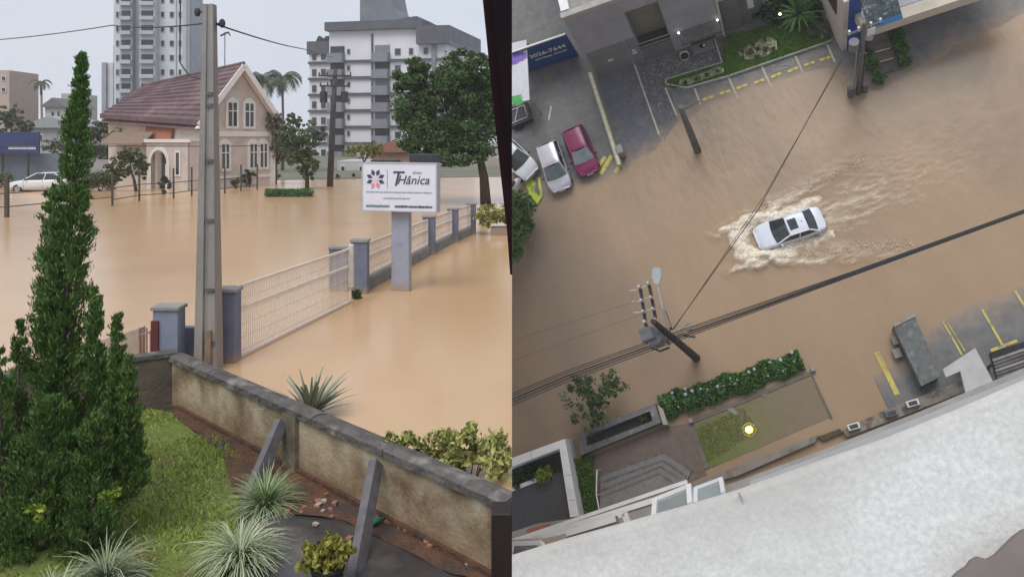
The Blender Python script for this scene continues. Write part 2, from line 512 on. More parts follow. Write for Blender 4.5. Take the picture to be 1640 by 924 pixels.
def car(label, base, rz, paint, style='sedan', L_=4.5, W_=1.76, H_=1.45, sunroof=False, name='parked_car', group=None, tint=None):
    t = thing(name, label, 'car', base, rz, group)
    hw = W_ / 2; k = L_ / 4.5
    if style == 'sedan':
        st = [(-2.25, .70, .42, .78), (-2.2, .82, .30, .90), (-2.0, .90, .24, .98), (-1.5, .97, .22, 1.0), (-.8, 1, .2, .96), (0, 1, .2, .94), (.8, 1, .2, .93), (1.2, .98, .2, .90), (1.7, .94, .22, .82), (2.05, .84, .26, .72), (2.22, .66, .36, .58)]
        gh = dict(rb=-1.72, rt=-1.12, ft=.12, fb=1.02, belt=.95)
    else:
        st = [(-2.25, .80, .42, .85), (-2.2, .90, .30, .98), (-1.9, .97, .24, 1.0), (-1.3, 1, .22, 1.0), (-.6, 1, .2, .98), (.2, 1, .2, .96), (.9, 1, .2, .95), (1.3, .98, .2, .93), (1.75, .93, .22, .85), (2.08, .84, .26, .74), (2.22, .68, .36, .58)]
        gh = dict(rb=-2.1, rt=-1.78, ft=.22, fb=1.18, belt=.98)
    secs = []
    for x, w, zb, zt in st:
        w *= hw; h = zt - zb
        prof = [(-w * .80, zb), (-w * .97, zb + h * .18), (-w, zb + h * .5), (-w * .985, zb + h * .8), (-w * .93, zt - .02), (-w * .80, zt), (-w * .4, zt + .018), (0, zt + .025)]
        prof = prof + [(-y, z) for y, z in prof[:-1][::-1]]
        secs.append([(x * k, y, z) for y, z in prof])
    b = MB(); loft(b, secs)
    body = part('body', b, paint, t, smooth=True)
    # greenhouse
    bw, tw = hw * .90, hw * .70
    z0, z1 = gh['belt'], H_
    rb, rt, ft, fb = (gh[q] * k for q in ('rb', 'rt', 'ft', 'fb'))
    roof = MB()
    roof.grid(lambda u, v: (rt + (ft - rt) * u, -tw + 2 * tw * v, z1 - .05 * (2 * v - 1) ** 4 - .035 * (2 * u - 1) ** 4 + .012), 10, 10)
    rf = part('roof', roof, paint, t, smooth=True)
    for sy in (-1, 1):
        pl = MB()
        for (xb, xt) in ((fb, ft), (rb, rt)):
            pl.bar((xb, sy * bw, z0 - .03), (xt, sy * tw, z1 - .03), .075, .06, up=(1, 0, 0))
        pl.bar((rt, sy * tw, z1 - .035), (ft, sy * tw, z1 - .035), .07, .05)
        xm0, xm1 = (rb + fb) / 2 - .05, (rt + ft) / 2 - .02
        pl.bar((xm0, sy * (bw + .004), z0), (xm1, sy * (tw + .004), z1 - .03), .07, .05, up=(1, 0, 0))
        part('pillar_frame', pl, paint, t)
    g = MB(); pane(g, (fb, -bw * .96, z0 - .01), (fb, bw * .96, z0 - .01), (ft, tw * .96, z1 - .02), (ft, -tw * .96, z1 - .02), (.10, 0, .02))
    part('windscreen', g, tint or M_glass, t, smooth=True)
    g = MB(); pane(g, (rb, bw * .94, z0 - .01), (rb, -bw * .94, z0 - .01), (rt, -tw * .94, z1 - .02), (rt, tw * .94, z1 - .02), (-.07, 0, .02))
    part('rear_window', g, M_glass, t, smooth=True)
    for sy in (-1, 1):
        g = MB()
        P = [(rb + .03, sy * bw * .985, z0), (fb - .03, sy * bw * .985, z0), (ft - .02, sy * tw * .985, z1 - .04), (rt + .02, sy * tw * .985, z1 - .04)]
        if sy > 0: P = P[::-1]
        pane(g, *P, bulge=(0, sy * .02, 0))
        part('side_window', g, M_glass, t)
    if sunroof:
        g = MB(); g.box(ft - .62, ft - .12, -tw * .55, tw * .55, z1 + .008, z1 + .022)
        part('sunroof', g, M_glass, rf)
        g = MB(); g.tube([(rt + .25, 0, z1), (rt + .2, 0, z1 + .09)], [.03, .01], 6); part('antenna', g, M_black, rf)
    for sy in (-1, 1):
        g = MB(); g.ball((fb - .22, sy * (hw + .08), z0 + .03), .1, 8, 5, (.6, 1, .7)); g.bar((fb - .22, sy * hw * .95, z0), (fb - .22, sy * (hw + .05), z0 + .01), .05)
        part('mirror', g, paint if sunroof else M_black, t, smooth=True)
        g = MB(); pane(g, (2.16 * k, sy * hw * .42, .62), (2.02 * k, sy * hw * .82, .62), (1.90 * k, sy * hw * .84, .755), (2.05 * k, sy * hw * .42, .74), (.03, 0, .03)); part('headlight', g, mat('headlight_glass', (.75, .76, .76), (.6, .62, .63), 9, rough=.1), t)
        g = MB(); g.box(-2.24 * k, -2.1 * k, sy * hw * .70 - .12, sy * hw * .70 + .12, .72, .86); part('tail_light', g, mat('tail_light_red', (.35, .01, .015), (.25, .01, .01), 6, rough=.15), t)
    g = MB(); g.box(2.2 * k, 2.255 * k, -.24, .24, .40, .52); part('number_plate', g, M_white, t)
    g = MB(); g.box(2.12 * k, 2.235 * k, -hw * .45, hw * .45, .545, .60); part('grille', g, M_black, t)
    for sx in (1.38, -1.32):
        for sy in (-1, 1):
            w = MB(); y = sy * (hw - .12)
            w.tube([(sx * k, y - .09, .31), (sx * k, y + .09, .31)], .31, 18)
            wo_ = part('wheel', w, M_black, t)
            w = MB(); yy = y + sy * .093
            w.tube([(sx * k, yy, .31), (sx * k, yy + sy * .012, .31)], .2, 14); part('rim', w, M_steel, wo_)
    dl = MB()                                   # shut lines of the doors
    for sy in (-1, 1):
        for x in (fb - .06, (rb + fb) / 2, rb + .32):
            dl.bar((x, sy * (hw * 1.001), .34), (x, sy * hw * .975, .9), .014, .012, up=(0, 1, 0))
    part('door_seam', dl, M_black, t)
    return t

# ================================================================ GARDEN (left)
use('L')
M_waterL = mat('muddy_flood_water', (.60, .39, .215), (.54, .348, .192), .10, detail=3, rough=.19, bump=.08, bscale=1.1, spec=.27, lo=.3, hi=.7, c3=((.49, .315, .172), .16, .52, .74))
w = MB()
w.add([(0, 3, 0), (0, 900, 0), (-900, 900, 0), (-900, 3, 0)], [(0, 1, 2, 3)])
# the water stops at the garden wall: outline around it
WA, WB = Vector((-5.37, 12.43, 0)), Vector((.02, 7.42, 0))
wd = (WB - WA).normalized(); wnrm = Vector((wd.y, -wd.x, 0))      # towards the garden
if wnrm.y > 0: wnrm = -wnrm
w = MB()
WL = Vector((-9.6, 9.9, 0))                      # the side wall runs from the corner to the lower left, behind the conifer
w.add([WB, (0, 900, 0), (-900, 900, 0), (-900, 3, 0), (-30, 3, 0), WL, WA], [tuple(range(7))])
struct('flood_water', w, M_waterL)

YZ = -.42
def yz(x, y): return YZ + .03 * mnoise.noise(Vector((x * .9, y * .9, 3)))
M_lawn = mat('lawn_soil', (.16, .20, .04), (.12, .14, .035), 2.5, rough=.95, bump=.6, bscale=14, c3=((.13, .075, .04), 1.1, .55, .7))
lawn_poly = [(-10, 9.6), (-5.6, 12.2), (-5.0, 11.85), (-4.1, 11.05), (-3.5, 10.2), (-3.15, 9.0), (-2.75, 7.8), (-2.45, 6.3), (-2.4, 4), (-10, 4)]
mb = MB(); mb.add([(-10, 3.5, YZ - .06), (0, 3.5, YZ - .06), (0, 7.4, YZ - .06), (WA.x, WA.y, YZ - .06), (-10, 9.9, YZ - .06)], [(0, 1, 2, 3, 4)]); struct('yard_ground', mb, mat('dark_yard_soil', (.10, .075, .055), (.06, .05, .04), 3, rough=.8))
struct('lawn', sheet(lawn_poly, yz, M_lawn, 'lawn', .4), M_lawn)
M_pave = mat('wet_paving', (.075, .068, .066), (.04, .037, .038), 1.6, rough=.22, bump=.15, bscale=18, c3=((.16, .13, .115), 1.3, .52, .72))
pave_poly = [(-3.5, 10.2), (-2.6, 9.75), (.0, 7.35), (0, 4), (-2.4, 4), (-2.45, 6.3), (-2.75, 7.8), (-3.15, 9.0)]
struct('wet_paving', sheet(pave_poly, lambda x, y: yz(x, y) + .01, M_pave, 'wet_paving', .5), M_pave)
M_soil = mat('red_soil', (.16, .075, .04), (.075, .045, .032), 5, rough=.9, bump=.8, bscale=22, c3=((.07, .055, .05), 2, .5, .65))
soil_poly = [tuple((WA + wnrm * .05)[:2]), tuple((WB + wnrm * .05)[:2]), tuple((WB + wnrm * .32 - wd * .5)[:2]), tuple((WB + wnrm * .40 - wd * 2.2)[:2]), tuple((WB + wnrm * .95 - wd * 3.0)[:2]), tuple((WB + wnrm * .9 - wd * 3.7)[:2]), tuple((WA + wnrm * .42 + wd * 2.4)[:2]), tuple((WA + wnrm * .28 + wd * .6)[:2])]
struct('soil_strip', sheet(soil_poly, lambda x, y: yz(x, y) + .022 + .02 * mnoise.noise(Vector((x * 5, y * 5, 0))), M_soil, 'soil_strip', .15), M_soil)

# grass
def in_poly(x, y, poly):
    c = False; n = len(poly)
    for i in range(n):
        x1, y1 = poly[i][:2]; x2, y2 = poly[i - 1][:2]
        if (y1 > y) != (y2 > y) and x < (x2 - x1) * (y - y1) / (y2 - y1) + x1: c = not c
    return c
V = []
while len(V) < 26000 * 4:
    x = random.uniform(-7.5, -2.35); y = random.uniform(5.2, 12.2)
    if not in_poly(x, y, lawn_poly): continue
    dn = mnoise.noise(Vector((x * 1.1, y * 1.1, 8)))
    if dn < -.25 and random.random() < .7: continue
    a = random.uniform(0, 6.283); h = random.uniform(.02, .055) * (1 + dn); lx, ly = random.uniform(-.05, .05), random.uniform(-.05, .05)
    z = yz(x, y) - .005; wx, wy = math.cos(a) * .010, math.sin(a) * .010
    V += [(x - wx, y - wy, z), (x + wx, y + wy, z), (x + lx + wx * .2, y + ly + wy * .2, z + h), (x + lx - wx * .2, y + ly - wy * .2, z + h)]
M_grass = leafmat('grass_blades', (.16, .215, .035), (.24, .30, .06))
single('grass', quads_mesh('grass', V, M_grass), M_grass, 'short green lawn inside the stained garden wall', 'grass', kind='stuff')

# garden wall -------------------------------------------------------------------
M_stucco = mat('stained_cream_stucco', (.58, .49, .35), (.42, .335, .21), 2.2, rough=.9, bump=.35, bscale=20, c3=((.17, .11, .06), 1.5, .46, .68), tide=(YZ + .02, YZ + .42, (.20, .11, .05)))
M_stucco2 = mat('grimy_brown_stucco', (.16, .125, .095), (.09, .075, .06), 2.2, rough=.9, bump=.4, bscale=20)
M_coping = mat('blackened_coping', (.15, .135, .125), (.075, .068, .065), 4, rough=.85, bump=.6, bscale=18, c3=((.27, .24, .215), 3, .55, .7))
ZT = .40
t = thing('garden_wall', 'low stained cream garden wall with blackened coping holding back the flood', 'wall', WA)
def alongwall(a, b, n0, n1, z0, z1, name, m, parent=t, o=WA, lab=None):
    mb = MB(o)
    p = [WA + wd * a + wnrm * n0, WA + wd * b + wnrm * n0, WA + wd * b + wnrm * n1, WA + wd * a + wnrm * n1]
    mb.prism([q[:2] for q in p], z0, z1)
    return part(name, mb, m, parent, label=lab)
WLEN = (WB - WA).length
alongwall(0, WLEN, -.09, .07, YZ - .2, ZT - .1, 'wall_panel', M_stucco)
a = 0
for ln in (1.35, 1.5, 1.25, 1.4, 1.85):
    b = min(WLEN, a + ln)
    mb = MB(WA)
    h0, h1 = random.uniform(-.006, .006), random.uniform(-.006, .006)
    c = []
    for k in range(9):
        s = a + .006 + (b - a - .012) * k / 8
        q = WA + wd * s
        j = [random.uniform(-.012, .012) for _ in range(4)]
        c.append([q + wnrm * (-.14 + j[0]) + Vector((0, 0, ZT - .1)), q + wnrm * (.13 + j[1]) + Vector((0, 0, ZT - .105)), q + wnrm * (.125 + j[2]) + Vector((0, 0, ZT - .03)), q + wnrm * .03 + Vector((0, 0, ZT + h0 + j[3] * .5)), q + wnrm * (-.13) + Vector((0, 0, ZT - .035))])
    secs = [s_ + [s_[0]] for s_ in c]
    loft(mb, secs)
    part('coping_stone', mb, M_coping, t)
    a = b
alongwall(3.43, 3.73, .068, .13, YZ - .1, ZT - .103, 'pilaster', mat('dark_mossy_pilaster', (.22, .19, .135), (.12, .105, .075), 3, rough=.9, bump=.4))
alongwall(.3, WLEN, .07, .12, YZ - .1, YZ + .07, 'footing', M_soil)
# side wall
dl_ = (WL - WA).normalized(); nl = Vector((-dl_.y, dl_.x, 0))
if nl.y > 0: nl = -nl
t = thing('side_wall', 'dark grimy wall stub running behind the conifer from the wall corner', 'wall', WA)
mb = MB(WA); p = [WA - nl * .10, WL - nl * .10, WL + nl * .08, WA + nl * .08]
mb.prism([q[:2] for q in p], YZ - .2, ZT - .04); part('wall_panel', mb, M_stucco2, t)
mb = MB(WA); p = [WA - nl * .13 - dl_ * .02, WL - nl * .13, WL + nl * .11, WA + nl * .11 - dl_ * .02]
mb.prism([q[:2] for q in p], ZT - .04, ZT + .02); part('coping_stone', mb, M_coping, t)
# props
M_prop = mat('grey_concrete_prop', (.17, .155, .165), (.11, .10, .11), 5, rough=.7, bump=.2)
for (tp, bp, lab) in (((468, 676), (400, 795), 'grey concrete prop leaning on the wall beside the large grass tuft'), ((621, 741), (570, 915), 'grey concrete prop nearest the camera, leaning on the garden wall')):
    bt = L(*bp, YZ)
    r = (tp[0] - PX) / F
    s = (r * WA.y - WA.x) / (wd.x - r * wd.y)
    q = WA + wd * s + wnrm * .16
    q.z = CAMH - (tp[1] - PY) / F * q.y
    mb = MB(bt); d = (q - bt).normalized()
    mb.bar(bt - d * .1, q, .15, .10, up=wd)
    single('wall_prop', mb, M_prop, lab, 'prop', bt, group='props against the garden wall')
# iron railing and pillars by the wall corner
M_blue = mat('slate_blue_paint', (.175, .195, .275), (.13, .145, .215), 3, rough=.7, bump=.1, tide=(.62, .86, (.34, .25, .17)), c3=((.25, .24, .25), 2.2, .6, .75))
M_lblue = mat('pale_blue_grey_paint', (.25, .275, .355), (.20, .22, .29), 3, rough=.7)
def pillar(name, px0, px1, ytop, Y, label, m=M_blue, zb=-.6, depth=.3, cap=True, group='blue fence pillars'):
    c = LY((px0 + px1) / 2, ytop, Y); wdt = (px1 - px0) / F * Y
    b = Vector((c.x, Y, zb)); t = thing(name, label, 'pillar', b, 0, group)
    mb = MB(b); mb.bev(c.x - wdt / 2, c.x + wdt / 2, Y - depth / 2, Y + depth / 2, zb, c.z - (.06 if cap else 0), .012); part('shaft', mb, m, t)
    if cap:
        mb = MB(b); mb.bev(c.x - wdt / 2 - .03, c.x + wdt / 2 + .03, Y - depth / 2 - .03, Y + depth / 2 + .03, c.z - .06, c.z, .015); part('cap', mb, M_conc, t)
    return t, c
t, c = pillar('fence_pillar', 251, 291, 488, 12.75, 'blue grey pillar with chipped cap at the wall corner', M_lblue)
mb = MB((c.x, 12.75, -.6)); mb.box(c.x - .215, c.x - .10, 12.56, 12.8, .2, .86); part('rusty_edge', mb, mat('rust_red', (.17, .035, .028), (.10, .03, .025), 8, rough=.8), t)
pillar('fence_pillar', 354, 382, 460, 13.35, 'blue pillar right behind the concrete utility pole')
pillar('fence_pillar', 529, 559, 394, 19.5, 'wide blue pillar seen through the far end of the white gate')
pillar('fence_pillar', 564, 590, 383, 19.2, 'blue pillar holding the far end of the white gate')
pillar('fence_pillar', 678, 697, 345, 25.6, 'blue pillar just right of the clinic sign post')
pillar('fence_pillar', 717, 734, 333, 28.7, 'second blue pillar right of the clinic sign post')
pillar('fence_pillar', 748, 762, 325, 31.2, 'farthest blue pillar at the end of the mesh fence')
mb = MB((-5.4, 13.2, -.5)); mb.box(-5.62, -4.9, 13.12, 13.28, -.5, .62)
single('low_wall', mb, M_blue, 'short blue wall between the two near pillars', 'wall', (-5.4, 13.2, -.5))
M_rail = mat('pinkish_iron', (.45, .30, .27), (.30, .17, .15), 9, rough=.7)
b = LY(238, 580, 12.9); t = thing('iron_railing', 'small rusty pinkish railing left of the corner pillar', 'railing', b)
for k, px in enumerate((223, 229, 235, 241, 247)):
    p0 = LY(px, 585, 12.9); p1 = LY(px, 525 + (k % 2) * 4, 12.9); mb = MB(b); mb.tube([p0, p1], .014, 6); part('bar', mb, M_rail, t)
mb = MB(b); mb.bar(LY(222, 536, 12.9), LY(250, 530, 12.9), .03); part('rail', mb, M_rail, t)
mb = MB(LY(190, 560, 13.3)); mb.hex8([LY(160, 600, 13.3), LY(224, 600, 13.2), LY(224, 600, 13.2) + Vector((0, .2, 0)), LY(160, 600, 13.3) + Vector((0, .2, 0)), LY(160, 546, 13.3), LY(224, 526, 13.2), LY(224, 526, 13.2) + Vector((0, .2, 0)), LY(160, 546, 13.3) + Vector((0, .2, 0))])
single('low_wall', mb, mat('beige_wall', (.42, .36, .28), (.33, .28, .22), 3, rough=.9), 'beige low wall beside the rusty railing', 'wall', LY(190, 560, 13.3))

# concrete utility pole ----------------------------------------------------------
PYc = 12.85
pb = Vector((LY(336, 300, PYc).x, PYc, -.6)); t = thing('utility_pole', 'tall tapered concrete utility pole standing at the garden wall', 'pole', pb)
ztop = LY(333, 8, PYc).z
M_pole = mat('pole_concrete', (.33, .30, .275), (.24, .22, .205), 2.5, rough=.85, bump=.25, bscale=25, stretch=(1, 1, .35), c3=((.17, .155, .14), 1.2, .55, .75))
mb = MB()
H = ztop + .6
w0, w1 = .375, .165
prof = lambda s: [(-.5, -.5), (-.12, -.5), (-.08, -.36), (.12, -.36), (.16, -.5), (.5, -.5), (.5, .5), (-.5, .5), (-.5, -.5)]
secs = []
for k in range(15):
    s = k / 14; wv = w0 + (w1 - w0) * s
    secs.append([(x * wv - .02 * (1 - s), y * wv * 1.0, H * s) for x, y in prof(s)])
loft(mb, secs); part('shaft', mb, M_pole, t)
for py in (152, 170, 258, 352, 462, 545):
    z = LY(340, py, PYc).z + .6; mb = MB(); s = z / H; wv = w0 + (w1 - w0) * s
    mb.box(-.01, wv * .45, -wv * .5 - .03, -wv * .5 + .02, z - .02, z + .03); part('step_bolt', mb, M_dconc, t)
mb = MB(); z = LY(340, 565, PYc).z + .6; mb.box(.02, .10, -.24, -.16, z - .1, z + .42); part('conduit', mb, mat('rusty_conduit', (.30, .22, .15), (.22, .15, .10), 4, rough=.8), t)
for sx, py in ((-.17, 20), (.17, 38)):
    z = LY(340, py, PYc).z + .6; mb = MB(); mb.tube([(sx * .6, 0, z), (sx * 1.2, 0, z)], .012, 6); mb.ball((sx * 1.2, 0, z), .055, 8, 6, (1, 1, 1.4)); part('insulator', mb, M_dark, t)
ptop = Vector((pb.x, PYc, 0))

def cable(name, label, pts, r=.012, sag=.0, cat='cable', m=None, n=24, group=None):
    pts = [Vector(p) for p in pts]; path = []
    up = Vector((0, 0, 1))
    for i in range(len(pts) - 1):
        for k in range(n + (i == len(pts) - 2)):
            s = k / n; path.append(pts[i].lerp(pts[i + 1], s) - up * sag * 4 * s * (1 - s))
    mb = MB(pts[0]); mb.tube(path, r, 6)
    return single(name, mb, m or M_wire, label, cat, pts[0], 0, group, smooth=True)
def cabL(label, pxs, r=.012, sag=0, group='overhead cables'):
    return cable('overhead_cable', label, [LY(*q) for q in pxs], r, sag, group=group)
cabL('overhead cable running from the concrete pole out to the left', [(328, 38, PYc), (180, 41, 20), (-60, 68, 24)], .013, .06)
cabL('overhead cable from the concrete pole to the dark pole far right', [(348, 40, PYc), (487, 79, 30), (533, 92, 60)], .016, .05)
cabL('dark cable hanging in a loop beside the concrete pole', [(289, -30, 14), (288, 100, 14), (305, 122, 13.5), (328, 126, PYc)], .012, .02)
cabL('thin cable crossing the front of the pink house', [(-20, 236, 40), (200, 234, 40), (420, 234, 40)], .02, .02)

# gate ------------------------------------------------------------------------------
M_wire_w = mat('white_wire', (.74, .66, .58), (.64, .57, .50), 6, rough=.6)
g0, g1 = L(380, 573, .03), L(561, 483, .03)
def mesh_panel(name, label, a, b, z0, z1, rails, gap, cat, wire=.005, group=None):
    t = thing(name, label, cat, a, 0, group)
    u = Vector((b.x - a.x, b.y - a.y, 0)); ln = u.length; u.normalize()
    for z in rails:
        mb = MB(a); mb.bar(Vector((a.x, a.y, z)), Vector((b.x, b.y, z)), .045, .045); part('rail', mb, M_wire_w, t)
    for e in (a, b):
        mb = MB(a); mb.bar(Vector((e.x, e.y, z0)), Vector((e.x, e.y, z1)), .045, .045, up=u); part('post', mb, M_wire_w, t)
    mb = MB(a); n = int(ln / gap)
    for k in range(1, n):
        p = a + u * (k * ln / n); mb.bar(Vector((p.x, p.y, z0)), Vector((p.x, p.y, z1)), wire, wire, up=u)
    nh = int((z1 - z0) / .2)
    for k in range(1, nh):
        z = z0 + (z1 - z0) * k / nh; mb.bar(Vector((a.x, a.y, z)), Vector((b.x, b.y, z)), wire, wire)
    part('wire_mesh', mb, M_wire_w, t, kind='stuff')
    return t
gt = mesh_panel('sliding_gate', 'long white wire mesh gate standing in the flood', g0, g1, -.1, 1.25, (.04, .86, 1.25), .06, 'gate', .008)
mb = MB(g0); e = g1; mb.bev(e.x - .03, e.x + .09, e.y - .12, e.y + .02, .38, 1.36, .02)
part('gate_motor', mb, mat('offwhite_plastic', (.6, .58, .52), (.5, .48, .43), 6, rough=.5), gt)
FP = [L(577, 470), L(687, 408), L(725, 388), L(755, 375)]
for i in range(3):
    a, b = FP[i].copy(), FP[i + 1].copy()
    u = (b - a).normalized(); a += u * .2; b -= u * .2
    nm = ('mesh fence panel behind the clinic sign post', 'mesh fence panel between the two pillars right of the sign', 'farthest short mesh fence panel beside the hedge')[i]
    mesh_panel('mesh_fence', 'white wire ' + nm, a + Vector((0, .06, 0)), b + Vector((0, .06, 0)), .3, 1.15, (.36, .82, 1.15), .06, 'fence', .010, 'white mesh fence panels')
    mb = MB(a); s = Vector((-u.y, u.x, 0)) * .09
    mb.prism([(a - s)[:2], (b - s)[:2], (b + s)[:2], (a + s)[:2]], -.5, .28)
    single('low_wall', mb, mat('algae_grey_wall', (.24, .25, .25), (.16, .17, .165), 3, rough=.85, bump=.2), 'grey low wall under the ' + nm, 'wall', a, group='low walls under the mesh fence')
mb = MB(); q = leaf_quads(crown_points(500, [(0, 0, .08, .14, .1, .1, 8, .08)]), .09)
M_weed = leafmat('weed_leaf', (.03, .05, .015), (.07, .10, .03))
single('weed', quads_mesh('weed', q, M_weed), M_weed, 'small dark weed at the foot of the gate pillar', 'plant', L(569, 478))

# clinic sign ------------------------------------------------------------------------
sb = L(643, 465); t = thing('clinic_sign', 'white clinic sign board on a blue grey post in the flood', 'sign', sb, math.radians(-14))
mb = MB(); mb.bev(-.235, .235, -.1, .1, -.6, 2.06, .015); part('post', mb, mat('sign_post_paint', (.35, .38, .47), (.30, .325, .40), 2, rough=.6, c3=((.24, .25, .30), 3, .56, .72), tide=(.02, .24, (.36, .27, .19))), t)
zb_, zt_ = LY(643, 337, sb.y).z, LY(643, 261, sb.y).z
bx0, bx1 = -.93, 1.03
M_sign = mat('sign_white', (.74, .76, .85), (.70, .72, .80), 1.5, rough=.35)
mb = MB(); mb.bev(bx0, bx1, -.29, -.05, zb_, zt_, .012); part('board', mb, M_sign, t)
mb = MB()
for (x0, x1, z0, z1) in ((bx0, bx1, zb_ - .01, zb_ + .02), (bx0, bx1, zt_ - .02, zt_ + .012), (bx0 - .012, bx0 + .02, zb_, zt_), (bx1 - .02, bx1 + .012, zb_, zt_)):
    mb.box(x0, x1, -.30, -.04, z0, z1)
part('board_frame', mb, mat('sign_frame_grey', (.48, .49, .54), (.42, .43, .47), 4, rough=.4), t)
yf = -.296
M_ink = mat('dark_ink', (.06, .055, .09), (.08, .07, .11), 3, rough=.5)
M_pink = mat('pink_ink', (.70, .20, .30), (.75, .35, .42), 3, rough=.5)
M_grey_ink = mat('grey_ink', (.33, .33, .40), (.28, .28, .35), 3, rough=.5)
X_, Z_ = (1, 0, 0), (0, 0, 1)
lc = Vector((-.57, yf, zt_ - .40))
for k in range(8):
    a = math.radians(22.5 + 45 * k); c_ = lc + Vector((math.cos(a) * .17, -.002 * (k % 2), math.sin(a) * .17))
    d = Vector((math.cos(a), 0, math.sin(a))); sd = Vector((-d.z, 0, d.x)); mb = MB()
    mb.slab([c_ - d * .09, c_ + sd * .055, c_ + d * .09, c_ - sd * .055][::-1], (0, -.003, 0))
    part('logo_petal', mb, M_pink if k in (5, 6) else M_ink, t)
mb = MB(); mb.slab([lc + Vector((math.cos(a) * .06, 0, math.sin(a) * .06)) for a in [i * .5236 for i in range(12)]], (0, -.003, 0)); part('logo_centre', mb, mat('light_pink_ink', (.75, .55, .62), (.78, .6, .66), 3, rough=.5), t)
mb = MB(); mb.box(-.265, -.25, yf - .003, yf, zt_ - .62, zt_ - .16); part('divider', mb, M_grey_ink, t)
text_part('T', M_ink, t, (-.03, yf - .003, zt_ - .40), X_, Z_, .52, shear=.25)
text_part('Hânica', M_ink, t, (.42, yf - .004, zt_ - .42), X_, Z_, .31, shear=.3)
text_part('clínica', M_grey_ink, t, (.52, yf - .003, zt_ - .23), X_, Z_, .1, shear=.2)
def scribble(m, x0, x1, z, h, wmin, wmax, gap=.02, parent=t, slope=0):
    mb = MB(); x = x0
    while x < x1:
        w_ = random.uniform(wmin, wmax); mb.box(x, min(x + w_, x1), yf - .004, yf, z + slope * (x - x0) - h * random.uniform(.35, .5), z + slope * (x - x0) + h * random.uniform(.35, .5)); x += w_ + gap
    part('lettering', mb, m, parent)
scribble(M_grey_ink, -.82, .92, zt_ - .72, .028, .05, .2)
scribble(M_grey_ink, -.36, .35, zt_ - .87, .035, .03, .1)
scribble(mat('green_ink', (.12, .25, .22), (.10, .2, .2), 3), -.82, -.20, zb_ + .12, .065, .02, .06, .012)
scribble(M_ink, -.06, .92, zb_ + .12, .06, .02, .07, .012)
mb = MB((sb.x, sb.y, 2)); p = LY(690, 254, sb.y + .5)
mb.bev(p.x - .40, p.x + .42, p.y, p.y + .25, p.z - .14, p.z + .14, .02); part('floodlight_box', MB().bev(.18, .98, .05, .25, zt_ + .02, zt_ + .22, .02), M_dark, t)
part('floodlight_box', MB().bev(-.86, -.12, .05, .25, zt_ + .02, zt_ + .07, .01), M_dark, t)

# conifer ------------------------------------------------------------------------------
def conifer(label, spires, base, n, m, group=None):
    t = thing('conifer', label, 'tree', base, 0, group)
    Vs = []; tr = MB(base)
    tot = sum(s[2] for s in spires)
    for (bot, top, wgt, rad, power) in spires:
        bot, top = Vector(bot), Vector(top)
        k = int(n * wgt / tot)
        ns = max(30, k // 70)
        s = RNG.random(ns) ** 1.25
        ang = RNG.random(ns) * 6.283
        ax = np.array(bot)[None] + s[:, None] * np.array(top - bot)[None]
        rr = rad * (1 - s) ** power * (.72 + .28 * np.sin(s * 41 + ang * 3)) + .02
        idx = RNG.integers(0, ns, k)
        f = RNG.random(k) ** .6
        out = np.stack([np.cos(ang), np.sin(ang), np.zeros(ns)], 1)[idx]
        rl = rr[idx] * (.25 + .78 * f)
        P = ax[idx] + out * rl[:, None]
        P[:, 2] += f * rr[idx] * .55 - rr[idx] * .2
        P += RNG.normal(size=P.shape) * (.012 + .06 * rr[idx][:, None])
        dirs = out * .55 + np.array([0, 0, 1.15])
        Vs.append(leaf_quads(P, .056, dirs, .24, .42))
        tr.tube([bot, bot.lerp(top, .5), bot.lerp(top, .93)], [rad * .10 + .01, rad * .05 + .008, .006], 6)
    V = np.concatenate(Vs) - np.array(base)[None]
    part('foliage', quads_mesh('foliage', V, m), m, t)
    part('trunk', tr, M_trunk, t, smooth=True)
    return t
M_con = leafmat('conifer_green', (.036, .078, .016), (.09, .16, .034))
cb = Vector(LY(105, 860, 8.6)); cb.z = YZ
def CP(px, py, Y=8.6): return LY(px, py, Y)
conifer('tall dark green conifer with several pointed spires in the garden', [
    (CP(80, 880), CP(131, 88), 40, .47, .74),
    (CP(82, 740), CP(84, 300), 14, .30, .5),
    (CP(25, 860, 8.4), CP(32, 515, 8.4), 8, .26, .55),
    (CP(158, 800, 8.5), CP(152, 458, 8.5), 11, .20, .7),
    (CP(190, 800, 8.3), CP(189, 500, 8.3), 11, .20, .65),
    (CP(210, 780, 8.2), CP(205, 570, 8.2), 8, .18, .55),
    (CP(60, 960, 8.0), CP(80, 640, 8.0), 18, .55, .4),
    (CP(140, 930, 8.0), CP(160, 650, 8.0), 14, .36, .5),
    (CP(5, 960, 8.0), CP(0, 560, 8.0), 8, .3, .5)], cb, 160000, M_con)
# low shrubs and tufts in the garden
M_lime = leafmat('lime_leaf', (.09, .14, .015), (.20, .26, .03))
for i, (px, py, n, r, lab) in enumerate(((60, 818, 110, .07, 'lime green shoot low in the dark conifer foliage'), (178, 795, 130, .08, 'pale green sprig at the lower right of the conifer'))):
    b = LY(px, py, 7.45); b.z -= .1
    single('leafy_shoot', quads_mesh('leafy_shoot', leaf_quads(crown_points(n, [(0, 0, .1, r, r, r, 6, .06)]), .06), M_lime), M_lime, lab, 'plant', b)
M_silver = leafmat('silver_grass', (.17, .22, .11), (.36, .40, .25))
def gt_(px, py, z=YZ): return L(px, py, z)
tuft('grass_tuft', 'large silvery spider grass tuft in the middle of the lawn edge', gt_(385, 905), 430, .60, M_silver, .019, 1.0, 1.15, group='silvery tufts')
tuft('grass_tuft', 'silvery grass tuft at the foot of the conifer', gt_(170, 940), 280, .60, leafmat('silver_grass_dull', (.14, .18, .10), (.27, .31, .20)), .018, 1.0, 1.1, group='silvery tufts')
